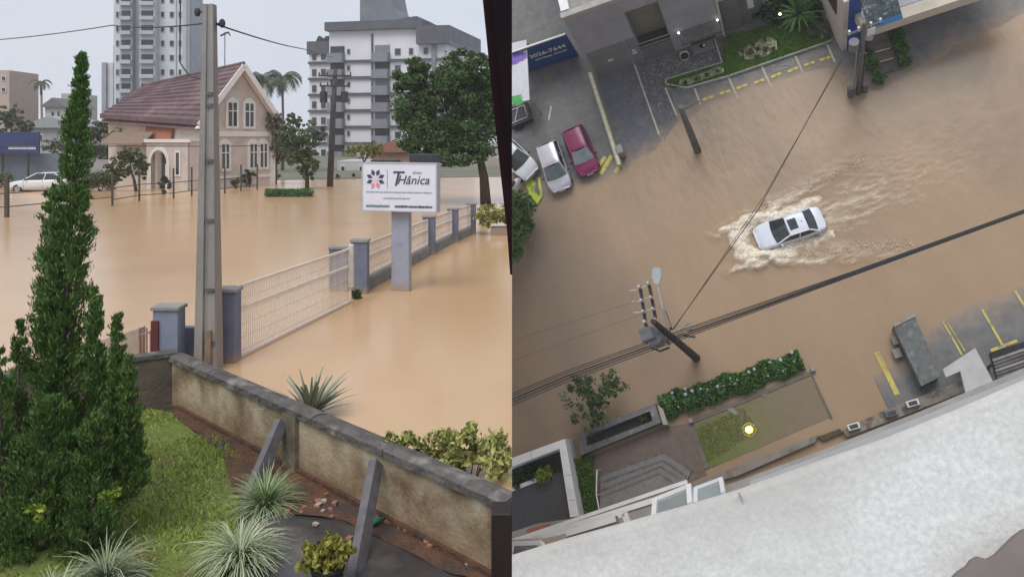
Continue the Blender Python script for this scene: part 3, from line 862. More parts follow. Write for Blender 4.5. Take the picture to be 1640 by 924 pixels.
tuft('grass_tuft', 'silvery green tuft partly hidden behind the large tuft', gt_(425, 815), 420, .50, leafmat('silver_green', (.14, .20, .08), (.28, .35, .18)), .014, 1.0, .7, group='silvery tufts')
tuft('grass_tuft', 'pale tuft at the bottom edge left of the lawn', gt_(90, 975), 150, .42, M_silver, .013, 1.0, .65, group='silvery tufts')
M_ylw = leafmat('yellow_green_leaf', (.11, .12, .02), (.27, .25, .05))
b = L(525, 945, YZ); t = thing('potted_plant', 'yellow green potted plant at the bottom edge of the paving', 'plant', b)
mb = MB(); mb.tube([(0, 0, 0), (0, 0, .22)], [.12, .16], 14); part('pot', mb, M_black, t)
part('foliage', quads_mesh('foliage', leaf_quads(crown_points(700, [(0, 0, .33, .24, .18, .12, 26, .07)]), .085, np.array([[0, 0, .8]])), M_ylw), M_ylw, t)
# brick rubble and leaf litter
M_brick = mat('broken_brick', (.34, .17, .12), (.24, .12, .09), 9, rough=.9, bump=.3)
M_brick2 = mat('pale_rubble', (.50, .36, .30), (.40, .28, .23), 9, rough=.9, bump=.3)
spots = [(random.gauss(507, 20), random.gauss(812, 18)) for _ in range(15)] + [(random.uniform(590, 760), 0) for _ in range(9)]
for px, py in spots:
    if py == 0: py = 793 + (px - 558) * .53 + random.uniform(4, 16)
    b = L(px, py, YZ + .03); s = random.uniform(.02, .048)
    mb = MB()
    hx = [(sx * s * random.uniform(.7, 1.2), sy * s * random.uniform(.5, .9), sz * s * random.uniform(.3, .6)) for sz in (-1, 1) for sx, sy in ((-1, -1), (1, -1), (1, 1), (-1, 1))]
    mb.hex8(hx)
    mk = random.choice((M_brick, M_brick, M_brick2))
    lab = ('pale' if mk is M_brick2 else 'reddish') + (' brick fragment in the rubble heap between the two wall props' if px < 570 else ' brick fragment lying along the wall foot past the near prop')
    single('brick_fragment', mb, mk, lab, 'rubble', b, random.uniform(0, 6), 'brick rubble by the garden wall')
b = L(603, 838, YZ + .03)
single('bottle', MB().tube([(-.07, 0, .03), (.03, 0, .03), (.06, 0, .03), (.10, 0, .03)], [.032, .032, .013, .012], 8), mat('green_plastic', (.03, .25, .12), (.04, .3, .16), 5, rough=.2), 'small green bottle lying by the near prop', 'bottle', b, .8, smooth=True)
# plants beyond the wall
M_agave = leafmat('agave_leaf', (.17, .19, .13), (.30, .31, .23))
tuft('agave', 'spiky grey green rosette plant just beyond the garden wall', L(497, 668, 0) + Vector((0, 0, .02)), 80, .68, M_agave, .075, 1.0, .26)
P = crown_points(3600, [(-.55, .1, .22, .35, .25, .22, 22, .10), (0, 0, .28, .45, .28, .28, 34, .11), (.55, -.1, .26, .4, .28, .25, 26, .11)])
M_croton = leafmat('croton_leaf', (.13, .15, .03), (.36, .36, .12))
t = thing('shrub', 'yellow green flowering shrub in the flood beyond the garden wall', 'shrub', L(735, 765, 0))
part('foliage', quads_mesh('foliage', leaf_quads(P, .085, np.array([[0, 0, .7]])), M_croton), M_croton, t)
mb = MB()
for k in range(12):
    x = random.uniform(-.8, .8); mb.tube([(x * .5, random.uniform(-.1, .1), -.3), (x, random.uniform(-.15, .15), random.uniform(.25, .38))], [.012, .005], 5)
part('stem', mb, M_trunk, t)
# dark post at the right end of the wall, leaning window jamb at the viewpoint
pz = LY(800, 806, 7.15)
mb = MB((-.1, 7.15, YZ)); mb.bev(-.185, 0, 6.95, 7.2, YZ - .1, pz.z, .01)
single('gate_post', mb, mat('dark_brown_wood', (.025, .014, .011), (.018, .012, .01), 4, rough=.6), 'dark brown post at the near end of the garden wall', 'post', (-.1, 7.15, YZ))
SY = 2.6
M_jamb = mat('dark_maroon_wood', (.016, .005, .006), (.008, .004, .005), 3, rough=.8, spec=.1, stretch=(1, 1, .2))
t = thing('window_jamb', 'dark maroon edge of the leaning window shutter at the viewpoint', 'jamb', LY(815, 440, SY))
pts = [LY(x, y, SY) for x, y in ((769, -40), (775, 20), (784, 110), (794, 210), (803, 290), (812, 370), (817, 440))]
for k in range(len(pts) - 1):
    pass
mb = MB(LY(815, 440, SY))
out = [Vector((p.x, p.y, p.z)) for p in pts] + [Vector((0, SY, pts[-1].z)), Vector((0, SY, pts[0].z))]
mb.slab(out[::-1], (0, .05, 0)); part('stile', mb, M_jamb, t)
mb = MB(LY(815, 440, SY)); o2 = [p + Vector((.030, -.018, 0)) for p in pts[:-2]] + [Vector((0, SY - .018, pts[-3].z)), Vector((0, SY - .018, pts[0].z))]
mb.slab(o2[::-1], (0, .017, 0)); part('beading', mb, mat('near_black_wood', (.006, .004, .005), (.01, .005, .006), 3, rough=.85, spec=.1), t)
# hedge in planter by the far pillar
b = L(792, 376); t = thing('planter_hedge', 'yellow green hedge in a blue planter past the last pillar', 'hedge', b)
mb = MB(b); mb.box(b.x - .15, -.0, b.y - .3, b.y + .6, -.3, .28); part('planter', mb, M_blue, t)
part('foliage', quads_mesh('foliage', leaf_quads(crown_points(2600, [(-.25, 0, .75, .5, .4, .45, 40, .16), (.4, 0, .8, .4, .4, .4, 30, .16)]), .11), M_croton), M_croton, t)
# ================================================================ GARDEN VIEW: the street behind
M_bank = mat('far_ground', (.20, .19, .15), (.13, .14, .09), .3, rough=.95)
mb = MB(); mb.add([(0, 78, .03), (0, 600, .03), (-500, 600, .03), (-500, 66, .03), (-40, 66, .03)], [(0, 1, 2, 3, 4)]); struct('far_ground', mb, M_bank)

# pink house ---------------------------------------------------------------------------
M_pinkw = mat('faded_pink_stucco', (.60, .53, .485), (.52, .45, .41), 1.2, rough=.9, c3=((.44, .38, .345), .8, .52, .75))
M_trim = mat('white_stucco_trim', (.76, .73, .69), (.68, .645, .605), 2, rough=.8)
M_tile = mat('purple_brown_tile', (.165, .105, .115), (.115, .08, .09), 1.4, rough=.8, c3=((.24, .16, .17), .5, .5, .7))
M_orange = mat('orange_tile', (.38, .15, .09), (.29, .115, .075), 3, rough=.85)
HC = Vector((LY(322, 300, 58).x, 58, 0))
th = math.radians(58)
gv = Vector((math.cos(th), math.sin(th), 0)); av = Vector((-math.sin(th), math.cos(th), 0))
t = thing('pink_house', 'faded pink house with steep purple tiled roof and white trim', 'house', HC)
def hp(u, v, z): return HC + gv * u + av * v + Vector((0, 0, z))
HW, HL, EZ, RZ = 6.9, 12.0, 5.4, 9.55
# walls
mb = MB(HC); mb.slab([hp(0, 0, -.5), hp(HW, 0, -.5), hp(HW, 0, EZ), hp(HW / 2, 0, RZ - .15), hp(0, 0, EZ)], av * .3); gw = part('gable_wall', mb, M_pinkw, t)
mb = MB(HC); mb.slab([hp(0, .3, -.5), hp(0, HL, -.5), hp(0, HL, EZ), hp(0, .3, EZ)], gv * .3); sw = part('side_wall', mb, M_pinkw, t)
mb = MB(HC); mb.slab([hp(HW, .3, -.5), hp(HW, HL, -.5), hp(HW, HL, EZ), hp(HW, .3, EZ)], -gv * .3); part('side_wall', mb, M_pinkw, t)
mb = MB(HC); mb.slab([hp(.3, HL, -.5), hp(HW - .3, HL, -.5), hp(HW - .3, HL, EZ), hp(HW / 2, HL, EZ + 2), hp(.3, HL, EZ)], -av * .3); part('rear_wall', mb, M_pinkw, t)
# roof in courses
def rooffn(s, v, side):   # s 0 eave..1 ridge
    rl = RZ - 1.25 * (v / HL)
    e0 = hp(-.5 if side < 0 else HW + .5, -.55 + (HL + .9) * v / HL, EZ - .45 + .7 * v / HL)
    r0 = hp(HW / 2, -.55 + (HL + 1.0) * v / HL, rl)
    return e0.lerp(r0, s)
for side, nm in ((-1, 'roof'), (1, 'roof')):
    mb = MB(HC); nu = Vector((0, 0, .06))
    q = [rooffn(0, 0, side), rooffn(0, HL, side), rooffn(1, HL, side), rooffn(1, 0, side)]
    q = [p_ - Vector((0, 0, .55)) for p_ in q] if side < 0 else q
    mb.slab(q if side < 0 else q[::-1], nu); rf = part(nm, mb, M_tile, t)
    if side < 0:
        for k in range(11):
            s0, s1 = k / 11, (k + 1) / 11
            mb = MB(HC); a0 = rooffn(s0, 0, -1); a1 = rooffn(s0, HL, -1); b0 = rooffn(s1, 0, -1); b1 = rooffn(s1, HL, -1)
            j = random.uniform(-.02, .02)
            dn = Vector((0, 0, .2)); mb.hex8([a0 - dn, a1 - dn, b1 - dn, b0 - dn, a0 + nu + Vector((0, -.05, .13 + j)), a1 + nu + Vector((0, -.05, .13 - j)), b1 + nu * 1.1, b0 + nu * 1.1]); part('tile_course', mb, M_tile, rf)
mb = MB(HC); mb.slab([rooffn(0, HL, -1), rooffn(0, HL, 1), rooffn(1, HL, 1)], Vector((0, 0, .05))); part('hip', mb, M_tile, t)
mb = MB(HC); mb.tube([rooffn(1, 0, -1) + Vector((0, 0, .1)), rooffn(1, HL, -1) + Vector((0, 0, .1))], .14, 8); part('ridge', mb, M_tile, t)
for sd in (-1, 1):
    mb = MB(HC); a0 = rooffn(-.02, 0, sd); b0 = rooffn(1.0, 0, sd)
    mb.bar(a0 - av * .05 + Vector((0, 0, -.12)), b0 - av * .05 + Vector((0, 0, -.12)), .12, .42); part('bargeboard', mb, M_trim, t)
    mb = MB(HC); mb.bar(a0 + av * .2 - Vector((0, 0, .35)), b0 + av * .2 - Vector((0, 0, .35)), .5, .10); part('soffit', mb, M_trim, t)
# trim bands, quoins
mb = MB(HC); mb.slab([hp(-.08, -.1, 3.95), hp(HW + .08, -.1, 3.95), hp(HW + .08, -.1, 4.35), hp(-.08, -.1, 4.35)], av * .1); part('string_course', mb, M_trim, gw)
mb = MB(HC); mb.slab([hp(-.05, -.06, .7), hp(HW + .05, -.06, .7), hp(HW + .05, -.06, .9), hp(-.05, -.06, .9)], av * .06); part('plinth_band', mb, M_trim, gw)
for u in (-.06, HW - .44):
    mb = MB(HC); mb.slab([hp(u, -.07, -.3), hp(u + .5, -.07, -.3), hp(u + .5, -.07, EZ), hp(u, -.07, EZ)], av * .07); part('corner_pilaster', mb, M_trim, gw)
def hwin(u, w_, z0, z1, wall, parent, arch=True):
    "window on the gable wall"
    mb = MB(HC); mb.slab([hp(u - w_ / 2 - .22, -.09, z0 - .2), hp(u + w_ / 2 + .22, -.09, z0 - .2), hp(u + w_ / 2 + .22, -.09, z1 + .1), hp(u + w_ / 4, -.09, z1 + .42), hp(u - w_ / 4, -.09, z1 + .42), hp(u - w_ / 2 - .22, -.09, z1 + .1)], av * .09); f = part('window', mb, M_trim, parent)
    mb = MB(HC); mb.slab([hp(u - w_ / 2, -.105, z0), hp(u + w_ / 2, -.105, z0), hp(u + w_ / 2, -.105, z1), hp(u - w_ / 2, -.105, z1)], av * .02); part('pane', mb, M_glass, f)
    mb = MB(HC); mb.bar(hp(u, -.12, z0), hp(u, -.12, z1), .07); mb.bar(hp(u - w_ / 2, -.12, z0 * .35 + z1 * .65), hp(u + w_ / 2, -.12, z0 * .35 + z1 * .65), .07); part('glazing_bar', mb, M_trim, f)
for u in (2.75, 4.35): hwin(u, .75, 4.75, 6.55, gw, gw)
for u in (1.2, 2.1, 4.75, 5.75): hwin(u, .62, 1.5, 3.35, gw, gw)
# porch wing in front of the long side
PW = [(-3.1, 1.0), (-3.1, 7.2), (0, 7.2), (0, 1.0)]
mb = MB(HC)
PU = -1.15
def pq(v0, v1, z0, z1): mb.slab([hp(PU, v0, z0), hp(PU, v1, z0), hp(PU, v1, z1), hp(PU, v0, z1)], gv * .3)
pq(-.3, 2.35, -.5, 3.6); pq(4.35, 5.0, -.5, 3.6); pq(2.35, 4.35, 2.75, 3.6)
pw = part('porch_wall', mb, M_pinkw, t)
mb = MB(HC); mb.slab([hp(PU, -.33, -.5), hp(-.02, -.33, -.5), hp(-.02, -.33, 3.6), hp(PU, -.33, 3.6)], av * .28); part('porch_end_wall', mb, M_pinkw, t)
mb = MB(HC); mb.slab([hp(PU - .15, -.45, 3.5), hp(PU - .15, 5.1, 3.5), hp(PU - .15, 5.1, 3.75), hp(PU - .15, -.45, 3.75)], gv * .15); part('parapet_band', mb, M_trim, t)
mb = MB(HC); mb.slab([hp(PU, -.4, 3.6), hp(-.02, -.4, 3.6), hp(-.02, 5.0, 3.6), hp(PU, 5.0, 3.6)], (0, 0, .12)); part('porch_roof', mb, M_trim, t)
# arch trim
for q in range(9):
    a0, a1 = math.pi * q / 9, math.pi * (q + 1) / 9
    c = lambda a_, r: hp(PU - .1, 3.35 - math.cos(a_) * r * .84, 1.9 + math.sin(a_) * r * .85)
    mb = MB(HC); mb.slab([c(a0, 1.2), c(a1, 1.2), c(a1, 1.5), c(a0, 1.5)], gv * .12); part('arch_stone', mb, M_trim, pw)
for v in (2.22, 4.48):
    mb = MB(HC); mb.bar(hp(PU - .05, v, -.4), hp(PU - .05, v, 1.9), .3); part('arch_jamb', mb, M_trim, pw)
for u in (PU - .07, ):
    mb = MB(HC); mb.slab([hp(u, .75, 1.0), hp(u, 1.4, 1.0), hp(u, 1.4, 2.9), hp(u, .75, 2.9)], gv * .06); f = part('window', mb, M_trim, pw)
    mb = MB(HC); mb.slab([hp(u - .02, .9, 1.15), hp(u - .02, 1.25, 1.15), hp(u - .02, 1.25, 2.75), hp(u - .02, .9, 2.75)], gv * .02); part('pane', mb, M_glass, f)
mb = MB(HC); mb.slab([hp(-.35, 3.2, 3.75), hp(-.35, 6.6, 3.75), hp(-.05, 6.6, 5.1), hp(-.05, 3.2, 5.1)], gv * .1); part('orange_wall', mb, M_orange, t)
mb = MB(HC); mb.slab([hp(-1.4, 5.2, 3.3), hp(-1.4, 10.8, 3.3), hp(-.4, 10.8, 4.2), hp(-.4, 5.2, 4.2)], (0, 0, .1)); part('lean_to_roof', mb, mat('dull_brown_roof', (.27, .19, .145), (.21, .15, .115), 3, rough=.9), t)
mb = MB(HC); mb.slab([hp(-.12, 2.9, -.5), hp(-.12, 3.9, -.5), hp(-.12, 3.9, 1.9), hp(-.12, 2.9, 1.9)], gv * .1); part('inner_door', mb, M_dark, t)
mb = MB(HC); mb.slab([hp(-.06, 2.0, -.5), hp(-.06, 4.7, -.5), hp(-.06, 4.7, 3.4), hp(-.06, 2.0, 3.4)], gv * .03); part('porch_shade_sheet', mb, mat('porch_shade_blue', (.16, .18, .22), (.12, .135, .17), 2, rough=.8), t)  # sheet over the side wall, the arch's inner shade put into its colour

# forecourt fence of the house, short posts standing in the water
M_post = mat('dark_fence_post', (.10, .09, .085), (.06, .055, .05), 5, rough=.8)
t = thing('street_fence', 'dark post and rail fence standing in the flood before the pink house', 'fence', LY(300, 310, 52))
b0 = LY(300, 310, 52)
for px, yb, yt in ((180, 330, 262), (223, 322, 250), (278, 318, 240), (307, 314, 255), (360, 310, 240), (386, 306, 262), (412, 304, 258)):
    a_ = L(px, yb); mb = MB(b0); zt = LY(px, yt, a_.y).z; mb.bar(a_ + Vector((0, 0, -.4)), Vector((a_.x, a_.y, min(zt, 1.9))), .09); part('post', mb, M_post, t)
pr = [L(180, 330), L(223, 322), L(278, 318), L(307, 314), L(360, 310), L(386, 306), L(412, 304)]
for z in (.35, 1.0):
    for k in range(len(pr) - 1):
        mb = MB(b0); mb.bar(pr[k] + Vector((0, 0, z)), pr[k + 1] + Vector((0, 0, z)), .045); part('rail', mb, M_post, t)
t = thing('street_fence', 'dark fence post with rails in the flood at the far left', 'fence', L(11, 348))
b0 = L(11, 348)
mb = MB(b0); mb.bar(b0 + Vector((0, 0, -.4)), b0 + Vector((0, 0, 2.0)), .16); part('post', mb, M_post, t)
for z in (.5, 1.15):
    mb = MB(b0); mb.bar(b0 + Vector((0, 0, z)), L(180, 330) + Vector((0, 0, z)), .045); part('rail', mb, M_post, t)
    mb = MB(b0); mb.bar(b0 + Vector((0, 0, z)), L(-60, 352) + Vector((0, 0, z)), .045); part('rail', mb, M_post, t)
# dark clipped bushes before the house
M_dgreen = leafmat('dark_bush', (.018, .032, .014), (.04, .06, .025))
M_mgreen = leafmat('mid_bush', (.05, .075, .03), (.10, .13, .055))
def bush(label, px, py, n, rx, rz, m, leaf=.16, Y=None, name='bush', cat='bush', ry=None, group=None):
    b = L(px, py) if Y is None else LY(px, py, Y)
    t = thing(name, label, cat, b, 0, group)
    part('foliage', quads_mesh('foliage', leaf_quads(crown_points(n, [(0, 0, rz * .95, rx * .8, (ry or rx) * .8, rz * .8, max(12, n // 60), rx * .28)]), leaf), m), m, t)
    mb = MB(); 
    for k in range(4): mb.tube([(random.uniform(-.1, .1) * rx, 0, -.3), (random.uniform(-.5, .5) * rx, random.uniform(-.3, .3) * rx, rz * 1.1)], [.04, .015], 5)
    part('stem', mb, M_trunk, t)
    return t
bush('dark rounded bush before the right corner of the pink house', 398, 300, 900, .75, .8, M_dgreen)
bush('dark shrub in the arch of the pink house porch', 262, 312, 500, .55, .75, M_dgreen)
bush('grey green shrub beside the concrete pole before the house', 378, 302, 500, .6, .5, M_mgreen)
bush('dark clipped bush right of the pink house', 436, 293, 1300, 1.0, .95, M_dgreen)
bush('low hedge behind the white car at left', 160, 306, 1800, 1.9, .75, M_mgreen, .2)
bush('low hedge left of the white car', 2, 300, 900, 1.2, .6, M_mgreen, .2)
# green box-like hedge island in the water
b = L(463, 315); t = thing('floating_hedge', 'long clipped green hedge top rising out of the flood', 'hedge', b)
P = np.stack([RNG.uniform(-1.55, 1.55, 3200), RNG.uniform(-.4, .4, 3200), RNG.uniform(-.1, .5, 3200)], 1)
M_hg = leafmat('vivid_hedge', (.03, .10, .03), (.07, .17, .055))
part('foliage', quads_mesh('foliage', leaf_quads(P, .13), M_hg), M_hg, t)
mb = MB(); mb.bev(-1.45, 1.45, -.32, .32, -.3, .34, .06); part('core', mb, M_dgreen, t)

# trees -----------------------------------------------------------------------------------
M_l1 = leafmat('big_tree_leaf', (.026, .058, .020), (.065, .12, .038))
M_l2 = leafmat('hazy_leaf', (.07, .085, .05), (.13, .15, .085))
M_l3 = leafmat('yellow_tree', (.13, .12, .03), (.27, .22, .05))
M_l4 = leafmat('dusty_leaf', (.085, .075, .06), (.15, .13, .10))
def treeL(name, label, px, py, Y, blobs_px, lm, n, leaf, tr, forks=6, ttop=None, group=None, ncl=60, crf=.2):
    "blobs in photo pixels (px, py, rx, ry, weight) at depth Y"
    s = Y / F; base = LY(px, py, Y)
    bl = []
    for (bx, by, rx, ry, wt) in blobs_px:
        c = LY(bx, by, Y) - base; bl.append((c.x, random.uniform(-.3, .3) * rx * s, c.z, rx * s, rx * s * .8, ry * s, int(ncl * wt), max(rx, ry) * s * crf))
    tt = (LY(*ttop, Y) - base) if ttop else None
    return tree(name, label, base, bl, lm, M_trunk, n, leaf, tr, forks, group=group, trunk_top=tt)
treeL('broad_tree', 'big dense dark green tree behind the clinic sign', 778, 320, 45, [(695, 180, 70, 72, 1.5), (745, 130, 55, 48, 1.1), (760, 195, 45, 65, 1.1), (662, 130, 36, 38, .7), (735, 240, 52, 34, .8), (672, 235, 40, 34, .7), (790, 160, 30, 65, .6)], M_l1, 62000, .20, .26, 12, (768, 250), ncl=70, crf=.24)
treeL('small_tree', 'dark green small tree between the pink house and the dark pole', 492, 300, 58, [(478, 240, 34, 34, 1), (495, 262, 18, 26, .6), (455, 225, 22, 30, .6)], M_mgreen, 5000, .24, .14, 6, (490, 268))
treeL('small_tree', 'dusty brownish tree beside the pink house gable', 440, 296, 64, [(440, 205, 24, 34, 1), (452, 235, 30, 28, 1), (432, 240, 14, 26, .5)], M_l4, 3800, .26, .13, 6, (442, 262))
treeL('small_tree', 'grey green tree hiding the left end of the pink house', 218, 300, 56, [(205, 250, 22, 16, 1), (225, 268, 14, 20, .7), (190, 270, 20, 22, .8)], M_mgreen, 3000, .24, .1, 5, (210, 275))
treeL('small_tree', 'yellow tree in front of the pink house porch roof', 205, 300, 64, [(205, 213, 26, 13, 1), (185, 222, 18, 12, .6)], M_l3, 1800, .25, .1, 5, (203, 240))
treeL('small_tree', 'yellowish green tree behind the clinic sign board', 585, 288, 75, [(580, 242, 28, 12, 1), (600, 238, 16, 12, .6)], leafmat('olive_yellow', (.10, .11, .03), (.20, .20, .06)), 1500, .28, .1, 5, (583, 258))
treeL('small_tree', 'green tree mass left of the pink house', 160, 290, 72, [(135, 215, 26, 14, 1), (165, 205, 24, 12, 1), (185, 240, 24, 18, 1), (150, 240, 30, 16, 1)], M_l2, 4200, .3, .13, 7, (160, 240))
treeL('small_tree', 'green trees behind the blue wall at the left edge', 18, 270, 85, [(15, 190, 26, 24, 1), (40, 205, 14, 14, .5), (100, 235, 30, 12, .7)], M_l2, 3200, .34, .16, 5, (18, 225))
treeL('small_tree', 'hazy green tree in front of the white apartment block', 478, 285, 90, [(500, 215, 22, 22, 1), (470, 195, 16, 16, .6)], M_l2, 2200, .36, .14, 5, (490, 250))

def palm(label, px, ybase, Y, ytop, fr, n=15, m=None):
    s = Y / F; b = LY(px, ybase, Y); h = (ybase - ytop) * s
    t = thing('palm_tree', label, 'palm', b, 0, 'palms')
    mb = MB(); mb.tube([(0, 0, -.5), (.12, 0, h * .5), (0, 0, h)], [.24, .17, .13], 8); part('trunk', mb, mat('palm_bark', (.24, .21, .18), (.17, .15, .13), 5, rough=.9), t, smooth=True)
    m = m or leafmat('palm_leaf', (.045, .06, .035), (.09, .11, .06))
    V = []
    for k in range(n):
        a = 6.283 * k / n + random.uniform(-.2, .2); el = random.uniform(-.1, 1.1); ln = fr * s * random.uniform(.8, 1.1)
        x = z = 0; e = el; prev = None
        for q in range(9):
            p = Vector((math.cos(a) * x, math.sin(a) * x, h + z))
            if prev is not None:
                d = (p - prev).normalized(); sd = d.cross(Vector((0, 0, 1))).normalized()
                for sg in (-1, 1):
                    for hh in (0, .5):
                        r = prev.lerp(p, hh); tip = r + sd * sg * ln * .22 * (1.1 - abs(q - 4) / 6) + d * ln * .1 - Vector((0, 0, ln * .10))
                        wv = d * ln * .028
                        V += [r - wv, r + wv, tip + wv * .3, tip - wv * .3]
                V += [prev - Vector((0, 0, .02)), p - Vector((0, 0, .02)), p + Vector((0, 0, .03)), prev + Vector((0, 0, .03))]
            prev = p; x += math.cos(e) * ln / 8; z += math.sin(e) * ln / 8; e -= .27
    part('fronds', quads_mesh('fronds', np.array([tuple(v) for v in V]), m), m, t)
    mb = MB(); mb.tube([(0, 0, h - 1.6), (0, 0, h + .1)], [.17, .12], 8); part('crownshaft', mb, leafmat('crownshaft', (.08, .09, .05), (.11, .12, .07)), t)
    return t
palm('lone thin palm standing in the distance at far left', 66, 290, 105, 133, 20, 13)
palm('palm behind the pink house gable, leftmost of the pair', 418, 290, 88, 128, 40, 17)
palm('palm right behind the pink house gable, taller of the pair', 452, 290, 92, 126, 46, 19)
# dark street pole with transformer
b = L(528, 299); t = thing('street_pole', 'dark street pole with crossarms and transformers before the apartment block', 'pole', b)
zt = LY(537, 112, b.y).z
mb = MB(); mb.tube([(0, 0, -.5), (.25, 0, zt * .6), (.45, 0, zt)], [.26, .22, .16], 10); part('shaft', mb, mat('dark_pole', (.085, .075, .075), (.055, .05, .05), 3, rough=.8), t, smooth=True)
for (dz, wv) in ((-.5, 1.3), (-1.3, 1.2)):
    mb = MB(); mb.bar((.45 - wv, -.15, zt + dz), (.45 + wv, -.15, zt + dz), .13); part('crossarm', mb, M_dark, t)
    for q in (-1, -.5, .5, 1):
        mb = MB(); mb.tube([(.45 + q * wv * .95, -.15, zt + dz), (.45 + q * wv * .95, -.15, zt + dz + .3)], [.07, .05], 6); part('insulator', mb, M_dark, t)
for x in (-.45, 1.2):
    mb = MB(); mb.tube([(x, -.1, zt - 2.6), (x, -.1, zt - 1.75)], [.3, .3], 10); part('transformer', mb, M_dark, t)
mb = MB(); mb.tube([(.3, -.3, zt - 6.4), (.38, -.3, zt - 3)], .18, 8); part('cable_bundle', mb, M_dark, t)
b = LY(362, 160, 66); t = thing('roof_antenna', 'thin antenna mast with a bracket above the pink house roof', 'antenna', LY(360, 108, 63))
mb = MB(); z1 = (LY(360, 52, 63) - LY(360, 108, 63)).z; mb.tube([(0, 0, -.6), (0, 0, z1)], .05, 6); part('mast', mb, M_steel, t)
mb = MB(); mb.bar((-.35, 0, z1 - .3), (.3, 0, z1), .12); mb.tube([(.3, 0, z1), (.45, 0, z1 - .3)], .05, 6); part('bracket', mb, M_dark, t)
# street bollards seen dark in the flooded street
for k, (px, py) in enumerate(((541, 286), (566, 284))):
    bush(('small dark bush left of the sign in the flooded street', 'small dark bush just left of the sign board')[k], px, py, 260, .28, .26, M_dgreen, .12)

# far left: blue billboard wall, car, houses ---------------------------------------------------
b = LY(30, 275, 70); t = thing('billboard', 'long dark blue billboard with a white web address at the far left', 'billboard', b)
M_bb = mat('billboard_blue', (.035, .055, .16), (.03, .045, .13), 1, rough=.5)
mb = MB(b); p0, p1 = LY(-60, 246, 70), LY(62, 212, 70); mb.box(p0.x, p1.x, 70, 70.2, p0.z, p1.z); part('panel', mb, M_bb, t)
mb = MB(b); p0, p1 = LY(-60, 233, 70), LY(62, 228, 70)
q0 = LY(12, 236, 70)
mb2 = MB(b); x = LY(14, 0, 70).x; x1 = LY(56, 0, 70).x
while x < x1:
    w_ = random.uniform(.06, .16); mb2.box(x, x + w_, 69.97, 69.99, LY(0, 239.5, 70).z, LY(0, 235, 70).z); x += w_ + .05
part('lettering', mb2, M_white, t)
for px in (4, 45):
    mb = MB(b); mb.bar(LY(px, 290, 70.3), LY(px, 214, 70.3), .15); part('post', mb, M_post, t)
b = LY(40, 275, 71); mb = MB(b); p0, p1 = LY(-80, 292, 71), LY(96, 246, 71); mb.box(p0.x, p1.x, 71, 71.3, 0, p1.z)
single('boundary_wall', mb, mat('blue_grey_wall', (.20, .23, .28), (.16, .185, .23), .7, rough=.8), 'blue grey wall under the billboard behind the white car', 'wall', b)
b = LY(170, 275, 66); mb = MB(b); p0, p1 = LY(120, 300, 66), LY(216, 256, 66); mb.box(p0.x, p1.x, 66, 66.3, 0, p1.z)
single('boundary_wall', mb, mat('pale_grey_wall', (.34, .35, .37), (.28, .29, .31), .7, rough=.8), 'pale grey wall left of the pink house porch', 'wall', b)
car('white sedan parked by the hedge at the far left', L(52, 306) + Vector((.5, .4, -.12)), math.radians(188), mat('car_white', (.72, .73, .75), (.68, .69, .71), 2, rough=.2), 'sedan', 4.4, 1.75, 1.45)
def house(label, name, x0, x1, yb, yt, Y, mwall, mroof, peak, win=()):
    b = LY((x0 + x1) / 2, yb, Y); t = thing(name, label, 'building', b)
    a, c = LY(x0, yb, Y), LY(x1, yt, Y); mb = MB(b); mb.box(a.x, c.x, Y, Y + 8, 0, c.z); part('wall', mb, mwall, t)
    if peak:
        z = LY(0, peak, Y).z; xm = (a.x + c.x) / 2; mb = MB(b)
        mb.slab([(a.x - .5, Y - .6, c.z), (c.x + .5, Y - .6, c.z), (xm, Y - .6, z)], (0, 9, 0)); part('roof', mb, mroof, t)
    for (wx0, wx1, wy0, wy1) in win:
        p, q = LY(wx0, wy1, Y), LY(wx1, wy0, Y); mb = MB(b); mb.box(p.x, q.x, Y - .12, Y + .02, p.z, q.z); f = part('window', mb, M_trim, t)
        mb = MB(b); d = (q.x - p.x) * .14; mb.box(p.x + d, q.x - d, Y - .15, Y - .11, p.z + d, q.z - d); part('pane', mb, M_glass, f)
M_wh2 = mat('hazy_white_wall', (.58, .57, .57), (.50, .49, .50), .4, rough=.9)
house('white gabled house far behind the lone palm', 'far_house', 72, 102, 290, 172, 118, M_wh2, mat('grey_roof', (.20, .19, .20), (.15, .145, .15), 1, rough=.9), 157, ((82, 88, 178, 190), (92, 97, 178, 190)))
house('wide pale house with grey roof below the lone palm', 'far_house', 36, 128, 290, 205, 100, mat('pale_mauve_wall', (.42, .41, .44), (.36, .35, .38), .4, rough=.9), mat('pale_roof', (.36, .37, .38), (.3, .31, .32), 1, rough=.9), 186, ((60, 70, 215, 226),))
house('pale peach apartment building at the left edge', 'far_apartment', -25, 15, 290, 113, 130, mat('peach_wall', (.52, .40, .34), (.45, .35, .30), .4, rough=.9), None, None, ((3, 10, 122, 130), (3, 10, 140, 148)))
house('small pale building beside the conifer tip', 'far_house', 98, 118, 290, 150, 140, mat('cream_far', (.52, .50, .44), (.46, .44, .39), .4, rough=.9), None, None, ((102, 107, 160, 166),))
house('low cream house with orange roof left of the porch', 'far_house', 170, 225, 290, 222, 74, mat('cream_wall', (.50, .45, .36), (.42, .37, .30), .6, rough=.9), M_orange, 208)
house('orange roofed low house behind the clinic sign', 'far_house', 598, 655, 290, 244, 96, mat('salmon_wall', (.42, .26, .20), (.36, .22, .17), .6, rough=.9), mat('salmon_roof', (.36, .16, .11), (.3, .13, .09), 2, rough=.9), 226)
house('low white shop front at the street end behind the sign', 'far_house', 540, 600, 290, 258, 92, M_wh2, None, None, ((546, 553, 266, 282), (575, 584, 266, 280)))
